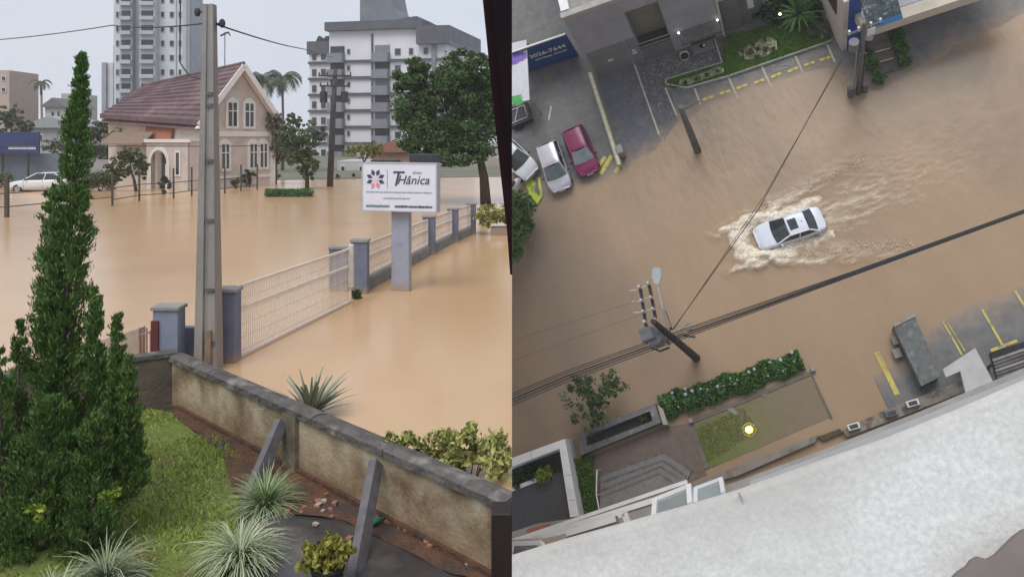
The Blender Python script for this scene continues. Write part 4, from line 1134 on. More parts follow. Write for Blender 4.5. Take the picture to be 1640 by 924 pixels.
house('cream low building behind the big tree', 'far_house', 655, 815, 290, 252, 105, mat('beige_far', (.48, .42, .36), (.42, .36, .31), .5, rough=.9), None, None, ((700, 716, 262, 278),))

# grey tower at left ------------------------------------------------------------------------------
TY = 125.0; s = TY / F
b = LY(258, 290, TY); t = thing('apartment_tower', 'tall pale grey apartment tower with balconies behind the pink house', 'tower', b)
M_tw = mat('tower_pale', (.64, .65, .68), (.56, .57, .60), .25, rough=.85)
M_tg = mat('tower_grey', (.38, .395, .43), (.32, .335, .37), .25, rough=.85)
M_tl = mat('tower_light_grey', (.50, .51, .54), (.43, .44, .47), .25, rough=.85)
def tb(px0, px1, dy0, dy1, pyt, m, name, pyb=290, parent=t):
    mb = MB(b); x0, x1 = LY(px0, 0, TY).x, LY(px1, 0, TY).x; mb.box(x0, x1, TY + dy0, TY + dy1, LY(0, pyb, TY).z, LY(0, pyt, TY).z); return part(name, mb, m, parent)
tb(182, 298, 0, 6.8, -14, M_tw, 'main_block')
tb(294, 299, -.3, 1.2, -16, M_tl, 'edge_pier'); tb(297.5, 300, 1.6, 6.2, -12, M_tg, 'side_panel')
tb(199, 218, -1.3, .0, -4, M_tg, 'balcony_bay'); tb(231, 255, -1.5, .0, -6, M_tl, 'balcony_bay')
tb(218, 231, -.3, 0, -4, M_tg, 'recessed_bay')
tb(166, 182, 1, 12, 100, M_tw, 'annex'); tb(160, 167, .5, 10, 100, M_tg, 'annex_pier'); tb(176, 180, 1, 3, 72, M_tl, 'vent_stack')
fl = 23.0
for k in range(9):
    y0 = -8 + k * fl
    for (x0, x1) in ((186, 191), (192, 196), (258, 264), (272, 279), (286, 291)):
        w_ = tb(x0, x1, -.10, .02, y0 + 4, M_tl, 'window', y0 + 14)
        tb(x0 + .8, x1 - .8, -.14, -.09, y0 + 5, M_glass, 'pane', y0 + 13, w_)
    for (x0, x1, d) in ((199, 218, -1.3), (231, 255, -1.5)):
        w_ = tb(x0 + 1, x1 - 1, d - .5, d, y0 + 14, M_tl, 'balcony', y0 + 20)
        tb(x0 + 2.5, x1 - 2.5, d - .08, d + .02, y0 + 5, M_dark if k % 3 == 0 else M_glass, 'balcony_door', y0 + 13.6, w_)
tb(282, 283.2, -.15, -.02, -10, M_tg, 'drain_pipe')

# white apartment block -----------------------------------------------------------------------------
AY = 165.0
b = LY(612, 290, AY); rz = math.radians(-13)
t = thing('apartment_block', 'white apartment block with dark horizontal bands and stepped roof', 'apartment block', b, rz)
M_aw = mat('block_white', (.78, .76, .79), (.70, .68, .71), .15, rough=.85)
M_ad = mat('block_dark_band', (.12, .115, .135), (.09, .09, .105), .4, rough=.8)
M_ag = mat('block_grey', (.26, .26, .29), (.20, .20, .23), .3, rough=.8)
M_ar = mat('block_roof_grey', (.20, .22, .25), (.16, .175, .20), .3, rough=.8)
s = AY / F
X = lambda px: (px - 620) * s * (1.0 if px < 620 else .88)
Zp = lambda py: CAMH - (py - PY) * s * 1.17
def ab(x0, x1, d0, d1, y0, y1, m, name, parent=t):
    mb = MB(); mb.box(X(x0), X(x1), d0, d1, Zp(y1), Zp(y0)); return part(name, mb, m, parent)
ab(528, 742, 0, 22, 40, 290, M_aw, 'main_block')
ab(487, 528, 1.5, 20, 62, 290, M_aw, 'left_wing')
ab(484, 530, 1.0, 20.5, 52, 70, M_ad, 'wing_parapet')
ab(524, 700, -1.2, 23, 28, 40, M_ad, 'roof_band'); ab(690, 752, -1.6, 23, 38, 62, M_ad, 'roof_band')
mb = MB(); mb.slab([(X(742), -2, Zp(44)), (X(758), -2, Zp(66)), (X(742), -2, Zp(60))], (0, 18, 0)); part('corner_eave', mb, M_ad, t)
mb = MB(); mb.slab([(X(575), 2, Zp(30)), (X(650), 2, Zp(30)), (X(634), 2, Zp(8)), (X(628), 2, Zp(-14)), (X(575), 2, Zp(-14))], (0, 9, 0)); part('roof_tower', mb, M_ar, t)
mb = MB(); mb.slab([(X(640), -1, Zp(38)), (X(700), -1, Zp(38)), (X(690), -1, Zp(24)), (X(662), -1, Zp(26))], (0, 10, 0)); part('roof_slope', mb, M_ad, t)
nf = 9
for k in range(nf):
    y0 = 62 + k * 22.6
    ab(527, 744, -.45, .2, y0 + 18.5, y0 + 22, M_ad, 'floor_band')
    ab(486, 528, 1.0, 1.7, y0 + 18.5, y0 + 22, M_ad, 'floor_band')
    for (x0, x1) in ((492, 500), (508, 517)):
        w_ = ab(x0, x1, 1.35, 1.55, y0 + 6, y0 + 16, M_ag, 'window'); ab(x0 + 1, x1 - 1, 1.28, 1.36, y0 + 7, y0 + 15, M_glass, 'pane', w_)
    # balconies
    w_ = ab(530, 556, -1.7, 0, y0 + 9, y0 + 22.3, M_ag, 'balcony'); ab(531, 555, -.25, .05, y0 - 1, y0 + 9, M_dark, 'balcony_opening', w_)
    w_ = ab(607, 636, -1.9, 0, y0 + 10, y0 + 22.4, M_ag, 'balcony'); ab(608, 635, -.25, .05, y0 - 1, y0 + 10, M_glass if k % 2 else M_ag, 'balcony_opening', w_)
    w_ = ab(560, 565, -.2, .05, y0 + 3, y0 + 10, M_ag, 'window'); ab(561, 564, -.26, -.18, y0 + 4, y0 + 9, M_glass, 'pane', w_)
    for (x0, x1) in ((645, 656), (672, 680), (700, 708)):
        w_ = ab(x0, x1, -.2, .05, y0 + 4, y0 + 13, M_ag, 'window'); ab(x0 + 1, x1 - 1, -.26, -.18, y0 + 5, y0 + 12, M_glass, 'pane', w_)
ab(602, 605, -.3, .05, 45, 290, M_ad, 'downpipe'); ab(716, 724, -.6, .05, 62, 290, M_ag, 'dark_pier')
for px in (497, 510, 520):
    bb = MB(); bb.ball((X(px), 4, Zp(50)), 1.0, 8, 5, (1, 1, 1.2), .25); part('roof_plant', bb, M_dgreen, t)
# ================================================================ FLOODED STREET FROM ABOVE (right)
use('R')
MUD = (.30, .215, .15)
M_waterR = mat('brown_street_flood', (.372, .262, .168), (.330, .234, .152), .35, detail=6, rough=.22, spec=.18, bump=.6, bscale=1.9, stretch=(1, .5, 1), lo=.3, hi=.7, c3=((.21, .165, .125), .07, .45, .65))
def rect_sheet(x0, x1, y0, y1, z): return MB().add([(x0, y0, z), (x1, y0, z), (x1, y1, z), (x0, y1, z)], [(0, 1, 2, 3)])
# shorelines: y of the water's edge along the street
_up = sorted([tuple(G(*p)[:2]) for p in ((822, 300), (850, 300), (885, 306), (915, 304), (950, 292), (985, 278), (1020, 245), (1055, 226), (1080, 200), (1110, 178), (1160, 158), (1230, 134), (1290, 116), (1335, 104), (1375, 135), (1410, 142), (1440, 124), (1490, 104), (1530, 72), (1590, 48), (1640, 20))])
_ux = [p[0] for p in _up]; _uy = [p[1] for p in _up]
def fbm(x, y, s=1.0):
    return mnoise.noise(Vector((x * s, y * s, 1.7))) + .5 * mnoise.noise(Vector((x * s * 2.1, y * s * 2.1, 5))) + .25 * mnoise.noise(Vector((x * s * 4.3, y * s * 4.3, 9)))
def zU(x, y):
    d = y - float(np.interp(x, _ux, _uy))
    return max(-.5, min(.16, d * .035)) + .012 * fbm(x, y, .8) + .002
def mudU(x, y, z): return max(0, min(1, 1.0 - (z + .01) / .055))
_lo = sorted([tuple(G(*p)[:2]) for p in ((820, 760), (900, 715), (960, 735), (1065, 722), (1110, 690), (1330, 668), (1370, 620), (1425, 590), (1500, 520), (1560, 492), (1640, 462))])
_lx = [p[0] for p in _lo]; _ly = [p[1] for p in _lo]
def zD(x, y):
    d = float(np.interp(x, _lx, _ly)) - y
    return max(-.5, min(.12, d * .06)) + .010 * fbm(x, y, .8) + .002
def mudD(x, y, z): return max(0, min(1, 1.0 - (z + .01) / .07))
P2 = lambda *ps: [tuple(G(*p)[:2]) for p in ps]
struct('flood_water', rect_sheet(-40, 60, -20, 90, 0), M_waterR)

M_asph = mat('wet_asphalt', (.15, .155, .157), (.105, .108, .11), 1.4, rough=.45, bump=.2, bscale=40, c3=((.13, .125, .12), .35, .5, .7), dirt_tone=MUD)
M_drive = mat('dark_block_paving', (.125, .13, .15), (.08, .085, .10), 6, rough=.5, bump=.4, bscale=22, c3=((.12, .12, .13), 2, .52, .7), dirt_tone=MUD)
struct('asphalt_lot', sheet([(-40, 60), (-40, 17), (-9, 17), (-3, 19), (0, 20), (8, 19.5), (13, 17), (30, 14), (60, 14), (60, 60)][::-1], zU, M_asph, 'asphalt_lot', .8, mudU), M_asph)
struct('driveway_paving', sheet(P2((957, 128), (1014, 107), (1030, 150), (1062, 228), (1075, 260), (1005, 285), (985, 215)), lambda x, y: zU(x, y) + .012, M_drive, 'driveway_paving', .5, mudU), M_drive)
struct('terrace_paving', sheet(P2((1014, 107), (1042, 101), (1161, 60), (1168, 100), (1072, 132), (1085, 195), (1064, 225), (1030, 150)), lambda x, y: zU(x, y) + .016, mat('leafy_terrace', (.12, .12, .13), (.075, .075, .085), 7, rough=.5, bump=.4, bscale=18, c3=((.26, .24, .22), 5, .58, .68), dirt_tone=MUD), 'terrace_paving', .5, mudU), M_drive)
struct('parking_apron', sheet([(4, 9.6), (30, 9.6), (30, -.5), (13.2, -.5), (11, 1.2), (4.4, 1.2)][::-1], zD, M_asph, 'parking_apron', .6, mudD), M_asph)

def strip(name, label, a, b, w, m, zf, dz=.02, cat='road marking', group=None, mud=mudU):
    a, b = Vector(a[:2]), Vector(b[:2]); d = (b - a).normalized(); s = Vector((-d.y, d.x)) * w / 2
    base = Vector((a.x, a.y, 0))
    me = sheet([tuple(q) for q in (a - s, b - s, b + s, a + s)], lambda x, y: zf(x, y) + dz, m, name, .4, mud)
    for v in me.vertices: v.co -= base
    return single(name, me, m, label, cat, base, 0, group)
# parking bays: cream bay lines and yellow dashes
bays = [((1113, 143), (1122, 168)), ((1167, 125), (1183, 161)), ((1220, 107), (1236, 142)), ((1274, 91), (1288, 122)), ((1325, 73), (1337, 100))]
nm = ('first', 'second', 'third', 'fourth', 'fifth')
for k, (a, b) in enumerate(bays):
    strip('bay_line', '%s cream parking bay line from the left in the upper row' % nm[k], G(*a), G(*b), .13, M_cream, zU, .022, group='cream bay lines')
dash = [((1126, 161), (1143, 155)), ((1153, 151), (1170, 146)), ((1180, 143), (1197, 136)), ((1208, 134), (1224, 128)), ((1235, 125), (1251, 118)), ((1262, 116), (1278, 109)), ((1288, 106), (1305, 100)), ((1313, 98), (1330, 92))]
ordn = ('first', 'second', 'third', 'fourth', 'fifth', 'sixth', 'seventh', 'eighth', 'ninth')
for k, (a, b) in enumerate(dash):
    strip('bay_dash', '%s yellow dash from the left in the upper parking row' % ordn[k], G(*a), G(*b), .2, M_yellow, zU, .03, group='yellow parking dashes')
M_wmark = mat('faded_white_paint', (.30, .30, .31), (.2, .2, .2), 6, rough=.7, dirt_tone=MUD)
bs = G(1237, 107); t = thing('bay_symbol', 'faded white box symbol painted in the fourth bay', 'road marking', Vector((bs.x, bs.y, 0)))
for a, c_ in (((1237, 107), (1268, 94)), ((1237, 107), (1241, 117)), ((1241, 117), (1272, 104)), ((1268, 94), (1272, 104)), ((1237, 107), (1272, 104))):
    p, q = G(*a), G(*c_); p.z = zU(p.x, p.y) + .028; q.z = zU(q.x, q.y) + .028
    mb = MB((bs.x, bs.y, 0)); mb.bar(p, q, .07, .006); part('painted_line', mb, M_wmark, t)
strip('edge_line', 'cream kerb line along the right side of the dark driveway', G(1017, 106), G(1056, 217), .12, M_cream, zU, .03)
strip('edge_line', 'white edge line between terrace and bays', G(1066, 142), G(1084, 186), .12, M_cream, zU, .034)
# car park hatching, lower left arrow
for k, (a, b) in enumerate((((980, 250), (962, 280)), ((994, 262), (985, 278)), ((970, 252), (958, 268)))):
    strip('hatch_stripe', ('long yellow hatch stripe right of the red car', 'short yellow hatch stripe at the wall end', 'faint yellow hatch stripe nearest the red car')[k], G(*a), G(*b), .28, M_yellow, zU, .03, group='yellow hatching by the lot wall')
strip('hatch_stripe', 'yellow upright bay line left of the silver car', G(864, 285), G(867, 318), .2, M_yellow, zU, .05)
strip('arrow_shaft', 'faded yellow arrow on the asphalt above the parked cars', G(884, 172), G(880, 194), .13, M_cream, zU, .03)
# lower right parking lines
for k, (a, b, w_, lab) in enumerate((((1404, 564), (1437, 632), .28, 'thick yellow line left of the weathered slab'), ((1510, 515), (1540, 569), .10, 'thin yellow bay line right of the weathered slab'), ((1518, 518), (1545, 563), .06, 'second thin yellow line of the double bay line'), ((1573, 496), (1605, 554), .13, 'yellow bay line crossing into a T by the louvres'), ((1586, 562), (1628, 546), .15, 'yellow cross bar of the T marking by the louvres'), ((1626, 466), (1650, 508), .14, 'yellow bay line at the right edge of the picture'))):
    strip('bay_line', lab, G(*a), G(*b), w_, M_yellow, lambda x, y: max(zD(x, y), .0) + .012, .03, mud=mudD, group='yellow lines on the lower car park')

# lot wall ------------------------------------------------------------------------
def walk(pts, w, z0, z1, name, m, parent=None, base=None):
    "upright wall along pixels"
    mb = MB(base or (0, 0, 0))
    for k in range(len(pts) - 1):
        a, b = Vector(pts[k]), Vector(pts[k + 1]); a.z = b.z = 0; d = (b - a).normalized(); s = Vector((-d.y, d.x, 0)) * w / 2
        mb.prism([(a - s)[:2], (b - s)[:2], (b + s)[:2], (a + s)[:2]], z0, z1)
    return mb
M_lotw = mat('mossy_cream_wall', (.42, .41, .30), (.30, .30, .2), 3, rough=.85, c3=((.45, .46, .12), 1.2, .5, .62))
b = G(957, 132); t = thing('lot_wall', 'narrow cream and yellow wall between the car park and the dark driveway', 'wall', b)
part('wall_body', walk([G(949, 124), G(995, 268)], .3, -.3, .75, 'w', None, base=b), M_lotw, t)
part('capping', walk([G(949, 124), G(996, 270)], .18, .75, .80, 'w', None, base=b), M_cream, t)
q = G(993, 240, .8); mb = MB(b); mb.box(q.x - .2, q.x + .2, q.y - .3, q.y + .3, -.1, 1.0); part('meter_box', mb, M_conc, t)

# grey building ---------------------------------------------------------------------
fb0, fb1 = G(957, 125), G(1161, 58)
FHT = 8.4
b = Vector((fb0.x, fb0.y, 0)); t = thing('grey_building', 'dark grey two storey building with garage door and recessed entrance', 'building', b)
M_gb = mat('grey_render', (.31, .325, .375), (.27, .285, .33), .8, rough=.8, bump=.1, c3=((.24, .25, .285), .4, .5, .75))
M_gd = mat('garage_grey', (.19, .21, .22), (.165, .18, .19), 1, rough=.6)
fd = Vector((fb1.x - fb0.x, fb1.y - fb0.y, 0)); fl_ = fd.length; fd.normalize(); fn = Vector((fd.y, -fd.x, 0))
def fp(u, z, d=0.0): return b + fd * u + fn * d + Vector((0, 0, z))
def fs(u0, u1, z0, z1, d0, d1, m, name, parent=t, label=None):
    mb = MB(b); mb.slab([fp(u0, z0, d1), fp(u1, z0, d1), fp(u1, z1, d1), fp(u0, z1, d1)], fn * (d0 - d1)); return part(name, mb, m, parent, label=label)
u_of = lambda px, py, z=0: (G(px, py, z) - b).dot(fd)
uR0, uR1 = 3.55, 5.75          # recess
fs(0, uR0, -.3, FHT, -.3, 0, M_gb, 'front_wall'); fs(uR1, fl_, -.3, FHT, -.3, 0, M_gb, 'front_wall'); fs(uR0, uR1, 6.9, FHT, -.3, 0, M_gb, 'lintel_wall')
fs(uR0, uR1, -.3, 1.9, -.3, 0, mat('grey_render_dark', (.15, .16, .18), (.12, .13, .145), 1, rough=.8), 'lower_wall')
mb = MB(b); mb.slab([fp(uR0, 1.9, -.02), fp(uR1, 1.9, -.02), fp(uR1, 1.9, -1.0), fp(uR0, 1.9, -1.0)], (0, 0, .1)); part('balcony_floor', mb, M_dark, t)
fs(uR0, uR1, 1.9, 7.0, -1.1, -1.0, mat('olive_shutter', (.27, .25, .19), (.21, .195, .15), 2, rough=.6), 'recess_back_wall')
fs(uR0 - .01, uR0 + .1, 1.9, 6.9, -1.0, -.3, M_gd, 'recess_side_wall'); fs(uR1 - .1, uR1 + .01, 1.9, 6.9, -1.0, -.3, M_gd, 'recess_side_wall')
mb = MB(b); mb.bar(fp(uR0, 2.55, -.05), fp(uR1, 2.55, -.05), .06); mb.bar(fp(uR0, 2.05, -.05), fp(uR1, 2.05, -.05), .05); part('balcony_rail', mb, M_conc, t)
fs(.1, 2.75, -.2, 3.7, 0, .03, M_gd, 'garage_door'); fs(2.85, 3.5, -.2, 3.7, 0, .03, M_gd, 'side_door')
M_plate = mat('white_sign_plate', (.66, .67, .68), (.6, .6, .6), 5, rough=.5)
fs(1.25, 1.62, 1.75, 1.98, .03, .05, M_plate, 'door_sign'); fs(2.98, 3.32, 1.65, 1.85, .03, .05, M_plate, 'door_sign'); fs(3.05, 3.25, 1.98, 2.25, .03, .05, M_plate, 'door_sign')
M_lit = mat('lit_wall_lamp', (.9, .88, .8), (.9, .88, .8), 3, emit=((1, .95, .82), 3.0))
for (px, py) in ((1106, 53), (1145, 43)):
    pass
fs(6.3, 9.0, 2.2, 2.5, 0, .95, M_dconc, 'door_canopy'); fs(6.9, 8.6, -.2, 2.2, 0, .03, M_dark, 'entrance_door')
for u in (6.35, 8.95):
    mb = MB(b); mb.ball(fp(u, 2.75, .22), .075, 10, 6, (1, 1, 1)); part('wall_lamp', mb, M_lit, t)
# roof parapet and roof deck
fs(-.1, fl_ + .05, FHT, FHT + .35, -.35, .05, mat('pale_parapet', (.40, .39, .36), (.33, .32, .30), 2, rough=.8), 'parapet')
mb = MB(b); mb.slab([fp(0, FHT - .1, -.3), fp(fl_, FHT - .1, -.3), fp(fl_, FHT - .1, -14), fp(0, FHT - .1, -14)], (0, 0, .1)); part('roof_deck', mb, M_conc, t)
mb = MB(b); mb.slab([fp(0, -.3, -.3), fp(0, -.3, -14), fp(0, FHT, -14), fp(0, FHT, -.3)], fd * .3); part('side_wall', mb, M_gb, t)
fs(.9, 3.6, FHT - .02, FHT + .6, -6, -3, M_dconc, 'roof_unit'); 
mb = MB(b); mb.slab([fp(.0, FHT + .01, -.4), fp(.55, FHT + .01, -.4), fp(.5, FHT + .01, -9), fp(0, FHT + .01, -9)], (0, 0, .4)); part('roof_gutter', mb, M_white, t)
mb = MB(b); mb.bar(fp(fl_ - .05, -.2, .08), fp(fl_ - .05, FHT + .2, .08), .12); part('downpipe', mb, mat('cream_pipe', (.55, .52, .42), (.48, .45, .37), 3, rough=.6), t)
# low annex to the right of the pipe
fs(fl_ + .02, fl_ + 1.35, -.3, 4.2, -.5, -.2, mat('taupe_render', (.15, .145, .14), (.12, .118, .115), 1, rough=.8), 'annex_wall')
fs(fl_ + 1.35, fl_ + 2.9, -.3, 4.4, -.7, -.35, mat('blue_grey_render', (.14, .15, .185), (.12, .13, .16), 1, rough=.8), 'annex_wall')
fs(fl_ + 1.85, fl_ + 2.25, 1.9, 3.1, -.35, -.33, M_plate, 'wall_notice')
# things on the terrace
M_litter = mat('pale_litter', (.34, .30, .25), (.25, .21, .17), 7, rough=.9)
b2 = G(1097, 92, .18); t2 = thing('round_planter', 'small pale round planter on the dark terrace', 'planter', b2)
mb = MB(); mb.tube([(0, 0, -.05), (0, 0, .3)], [.27, .33], 16, cap=False); mb.tube([(0, 0, .3), (0, 0, .05)], [.33, .24], 16, cap=False); part('pot', mb, M_plate, t2)
mb = MB(); mb.tube([(0, 0, -.02), (0, 0, .18)], [.24, .28], 16); part('soil', mb, M_black, t2)
b2 = G(1125, 74, .2); mb = MB(); mb.bev(-.75, .75, -.5, .5, 0, .04, .01); t2 = thing('door_mat', 'grey doormat with dark emblem before the entrance', 'mat', b2, -.05)
part('mat_base', mb, mat('grey_mat', (.22, .22, .22), (.17, .17, .17), 6, rough=.95), t2); mb = MB(); mb.ball((0, 0, .04), .22, 12, 4, (1, .8, .06)); part('emblem', mb, M_black, t2); mb = MB(); mb.ball((.1, -.02, .05), .09, 10, 4, (1, 1, .06)); part('emblem', mb, M_white, t2)
for k in range(60):
    pass
V = []
for k in range(420):
    p = G(random.gauss(1075, 35), random.gauss(108, 22), .0); z = zU(p.x, p.y) + .03
    a = random.uniform(0, 6.28); r = random.uniform(.03, .09); V += [(p.x + math.cos(a + q * 1.57) * r * (1 if q % 2 else .5), p.y + math.sin(a + q * 1.57) * r * (1 if q % 2 else .5), z) for q in range(4)]
single('leaf_litter', quads_mesh('leaf_litter', V, M_litter), M_litter, 'pale fallen leaves scattered over the dark terrace', 'leaves', kind='stuff')

# grass bed ----------------------------------------------------------------------------------
M_bed = mat('lush_grass', (.075, .15, .018), (.11, .19, .026), 3, rough=.95, bump=.5, bscale=20)
bed = P2((1161, 62), (1227, 44), (1300, 20), (1330, 68), (1262, 92), (1165, 125), (1076, 143), (1068, 131), (1156, 104))
zb = lambda x, y: .20 + .02 * fbm(x, y, 2)
struct('grass_bed', sheet(bed, zb, M_bed, 'grass_bed', .4), M_bed)
def blades(name, label, poly, zf, n, m, h=.12, side_w=.012):
    xs = [p[0] for p in poly]; ys = [p[1] for p in poly]; V = []
    while len(V) < n * 4:
        x, y = random.uniform(min(xs), max(xs)), random.uniform(min(ys), max(ys))
        if not in_poly(x, y, poly): continue
        a = random.uniform(0, 6.28); z = zf(x, y) - .01; hh = h * random.uniform(.5, 1.2); lx, ly = random.gauss(0, h * .6), random.gauss(0, h * .6)
        wx, wy = math.cos(a) * side_w, math.sin(a) * side_w
        V += [(x - wx, y - wy, z), (x + wx, y + wy, z), (x + lx + wx * .2, y + ly + wy * .2, z + hh), (x + lx - wx * .2, y + ly - wy * .2, z + hh)]
    return single(name, quads_mesh(name, V, m), m, label, 'grass', kind='stuff')
M_bl = leafmat('bed_blades', (.055, .125, .014), (.10, .19, .025))
blades('grass', 'green grass of the bed before the grey building', bed, zb, 9000, M_bl, .16, .03)
t = thing('bed_kerb', 'thin pale kerb around the front grass bed', 'kerb', G(1165, 126))
b = G(1165, 126)
for k, (a_, c_) in enumerate((((1331, 68), (1262, 92)), ((1262, 92), (1165, 125)), ((1165, 125), (1100, 143)), ((1100, 143), (1068, 137)), ((1068, 137), (1067, 130)), ((1067, 130), (1157, 103)), ((1157, 103), (1142, 56)))):
    part('kerb_stone', walk([G(*a_), G(*c_)], .10, -.1, .27, 'k', None, base=b), mat('pale_kerb', (.42, .42, .40), (.33, .33, .31), 4, rough=.8), t)
M_pebble = mat('pale_pebbles', (.62, .58, .45), (.46, .42, .31), 22, detail=2, rough=.9, bump=.8, bscale=30)
M_brn = leafmat('brown_green_bush', (.05, .055, .02), (.10, .10, .035))
def stone_bed(label, px, bushes, labs):
    poly = P2(*px)
    base = Vector((poly[0][0], poly[0][1], .2)); me = sheet(poly, lambda x, y: .25 + .03 * fbm(x, y, 4), M_pebble, 'pebble_bed', .2)
    for v in me.vertices: v.co -= base
    single('pebble_bed', me, M_pebble, label, 'pebble bed', base)
    for k, (x, y, r) in enumerate(bushes):
        bb = G(x, y, .25); single('round_bush', quads_mesh('round_bush', leaf_quads(crown_points(260, [(0, 0, r * .45, r * .5, r * .5, r * .4, 14, r * .28)]), r * .28), M_brn), M_brn, labs % ordn[k], 'bush', bb, group='round bushes in the pebble beds')
stone_bed('pale pebble bed with nine round bushes in the front lawn', ((1183, 88), (1190, 82), (1200, 76), (1213, 70), (1222, 64), (1235, 62), (1244, 68), (1245, 82), (1228, 92), (1210, 98), (1190, 98)),
          [(1189, 84, .3), (1190, 93, .22), (1202, 86, .42), (1206, 74, .3), (1214, 79, .28), (1213, 92, .35), (1226, 82, .4), (1225, 65, .3), (1238, 80, .3)], '%s round bush from the left in the large pebble bed')
stone_bed('long narrow pebble bed with four round bushes by the parking row', ((1088, 138), (1090, 131), (1120, 122), (1150, 110), (1160, 112), (1160, 119), (1140, 126), (1105, 138)),
          [(1097, 134, .3), (1116, 128, .3), (1132, 122, .32), (1149, 115, .28)], '%s round bush from the left in the narrow pebble bed')
# planting and lamp at the upper right of the bed
M_deep = leafmat('deep_green', (.012, .03, .010), (.03, .06, .02))
def treeR(name, label, px, z, n, blobs, m, leaf, tr=.08, cat='bush', group=None):
    return tree(name, label, G(*px, z), blobs, m, M_trunk, n, leaf, tr, 5, cat, group)
treeR('dense_shrub', 'dark dense shrubs behind the grass bed beside the blue grey wall', (1250, 28), .2, 4000, [(-.4, .3, .9, 1.3, 1.0, .8, 30, .4), (.9, .8, 1.2, 1.3, 1.1, .9, 30, .4)], M_deep, .24)
treeR('dense_shrub', 'dark shrubs at the top edge beside the white shop wall', (1310, 20), .2, 4000, [(0, .5, 1.0, 1.1, 1.3, .9, 30, .4), (-.4, 2.0, 1.4, 1.6, 1.2, 1, 30, .4)], M_deep, .24)
palmb = G(1281, 32, .2); t = tuft('fan_palm', 'green feathery palm in the middle of the dark shrubs', palmb, 130, 1.7, leafmat('palm_green', (.04, .10, .022), (.085, .17, .045)), .12, 1.0, .45, lift=.7)
treeR('low_plant', 'greyish ground plants at the right end of the grass bed', (1318, 52), .2, 1500, [(0, 0, .3, .9, .9, .25, 26, .25)], leafmat('grey_plants', (.10, .12, .07), (.17, .18, .11)), .16, .03)
lb = G(1251, 42, .2); t = thing('garden_lamp', 'small lit garden lamp among the dark shrubs', 'lamp', lb)
mb = MB(); mb.tube([(0, 0, 0), (0, 0, 1.5)], .04, 8); part('stake', mb, M_dark, t); mb = MB(); mb.ball((0, 0, 1.58), .09, 10, 6); part('lamp_globe', mb, mat('lit_garden_globe', (.95, .85, .6), (.95, .85, .6), 3, emit=((1, .85, .5), 3)), t)

# concrete stump pole by the driveway
b = G(1117, 241); h = HT((1117, 241), (1095, 170)); t = thing('utility_pole', 'dark bare pole standing in the water beside the driveway', 'pole', b)
mb = MB(); mb.tube([(0, 0, -.5), (0, 0, h * .5), (0, 0, h)], [.26, .22, .17], 10); part('shaft', mb, M_dconc, t, smooth=True)
mb = MB(); mb.bar((0, 0, h - .5), (1.2, .1, h - .4), .05); part('wire_bracket', mb, M_dark, t)

# shop building upper right -------------------------------------------------------------
b = G(1355, 76); t = thing('shop_building', 'white shop with cream canopy, blue corner column and flower beds', 'shop', b)
M_cr = mat('cream_fascia', (.60, .54, .44), (.53, .47, .38), 1.2, rough=.7, c3=((.46, .40, .32), .8, .55, .75))
M_bl_ = mat('strong_blue', (.02, .09, .42), (.018, .08, .36), 2, rough=.4)
za = 4.2
def at(px, py, z): return G(px, py, z)
# cream canopy slab: front face and deck
mb = MB(b); f0, f1 = at(1384, 62, za - .9), at(1640, -22, za - .9)
g0_, g1_ = at(1388, 40, za), at(1640, -45, za)
ft0, ft1 = f0 + Vector((0, 0, .9)), f1 + Vector((0, 0, .9))
back = Vector((0, 9, 0))
mb.hex8([f0, f1, f1 + back, f0 + back, ft0, ft1, ft1 + back, ft0 + back]); part('canopy', mb, M_cr, t)
mb = MB(b); mb.hex8([ft0 + Vector((.2, .75, .004)), ft1 + Vector((0, .75, .004)), ft1 + back + Vector((0, 0, .004)), ft0 + back + Vector((.2, 0, .004)), ft0 + Vector((.2, .75, .05)), ft1 + Vector((0, .75, .05)), ft1 + back + Vector((0, 0, .05)), ft0 + back + Vector((.2, 0, .05))]); part('canopy_deck', mb, mat('pale_lilac_deck', (.42, .42, .46), (.37, .37, .41), 1, rough=.8), t)
# white side wall and column at the left corner
s0, s1 = at(1340, 92, 0), at(1336, 60, 0)
mb = MB(b); w0 = at(1352, 82, 0); mb.slab([Vector((w0.x - .15, w0.y, -.2)), Vector((w0.x - .15, w0.y + 10, -.2)), Vector((w0.x - .15, w0.y + 10, 6.2)), Vector((w0.x - .15, w0.y, 6.2))], (.3, 0, 0)); part('side_wall', mb, mat('offwhite_wall', (.56, .53, .47), (.48, .45, .40), 1, rough=.8), t)
mb = MB(b); mb.box(w0.x + .15, w0.x + .95, w0.y + .05, w0.y + .6, -.2, 6.3); part('corner_column', mb, M_bl_, t)
mb = MB(b); mb.box(w0.x - .2, w0.x + .2, w0.y + .9, w0.y + 3.4, 3.4, 6.22); part('side_window', mb, mat('brown_glass', (.10, .05, .035), (.08, .04, .03), 2, rough=.2), t)
mb = MB(b); mb.box(w0.x + 1.0, w0.x + 9, w0.y + 3.2, w0.y + 3.6, za, 8.5); part('upper_wall', mb, M_wh2 if 'M_wh2' in globals() else M_white, t)
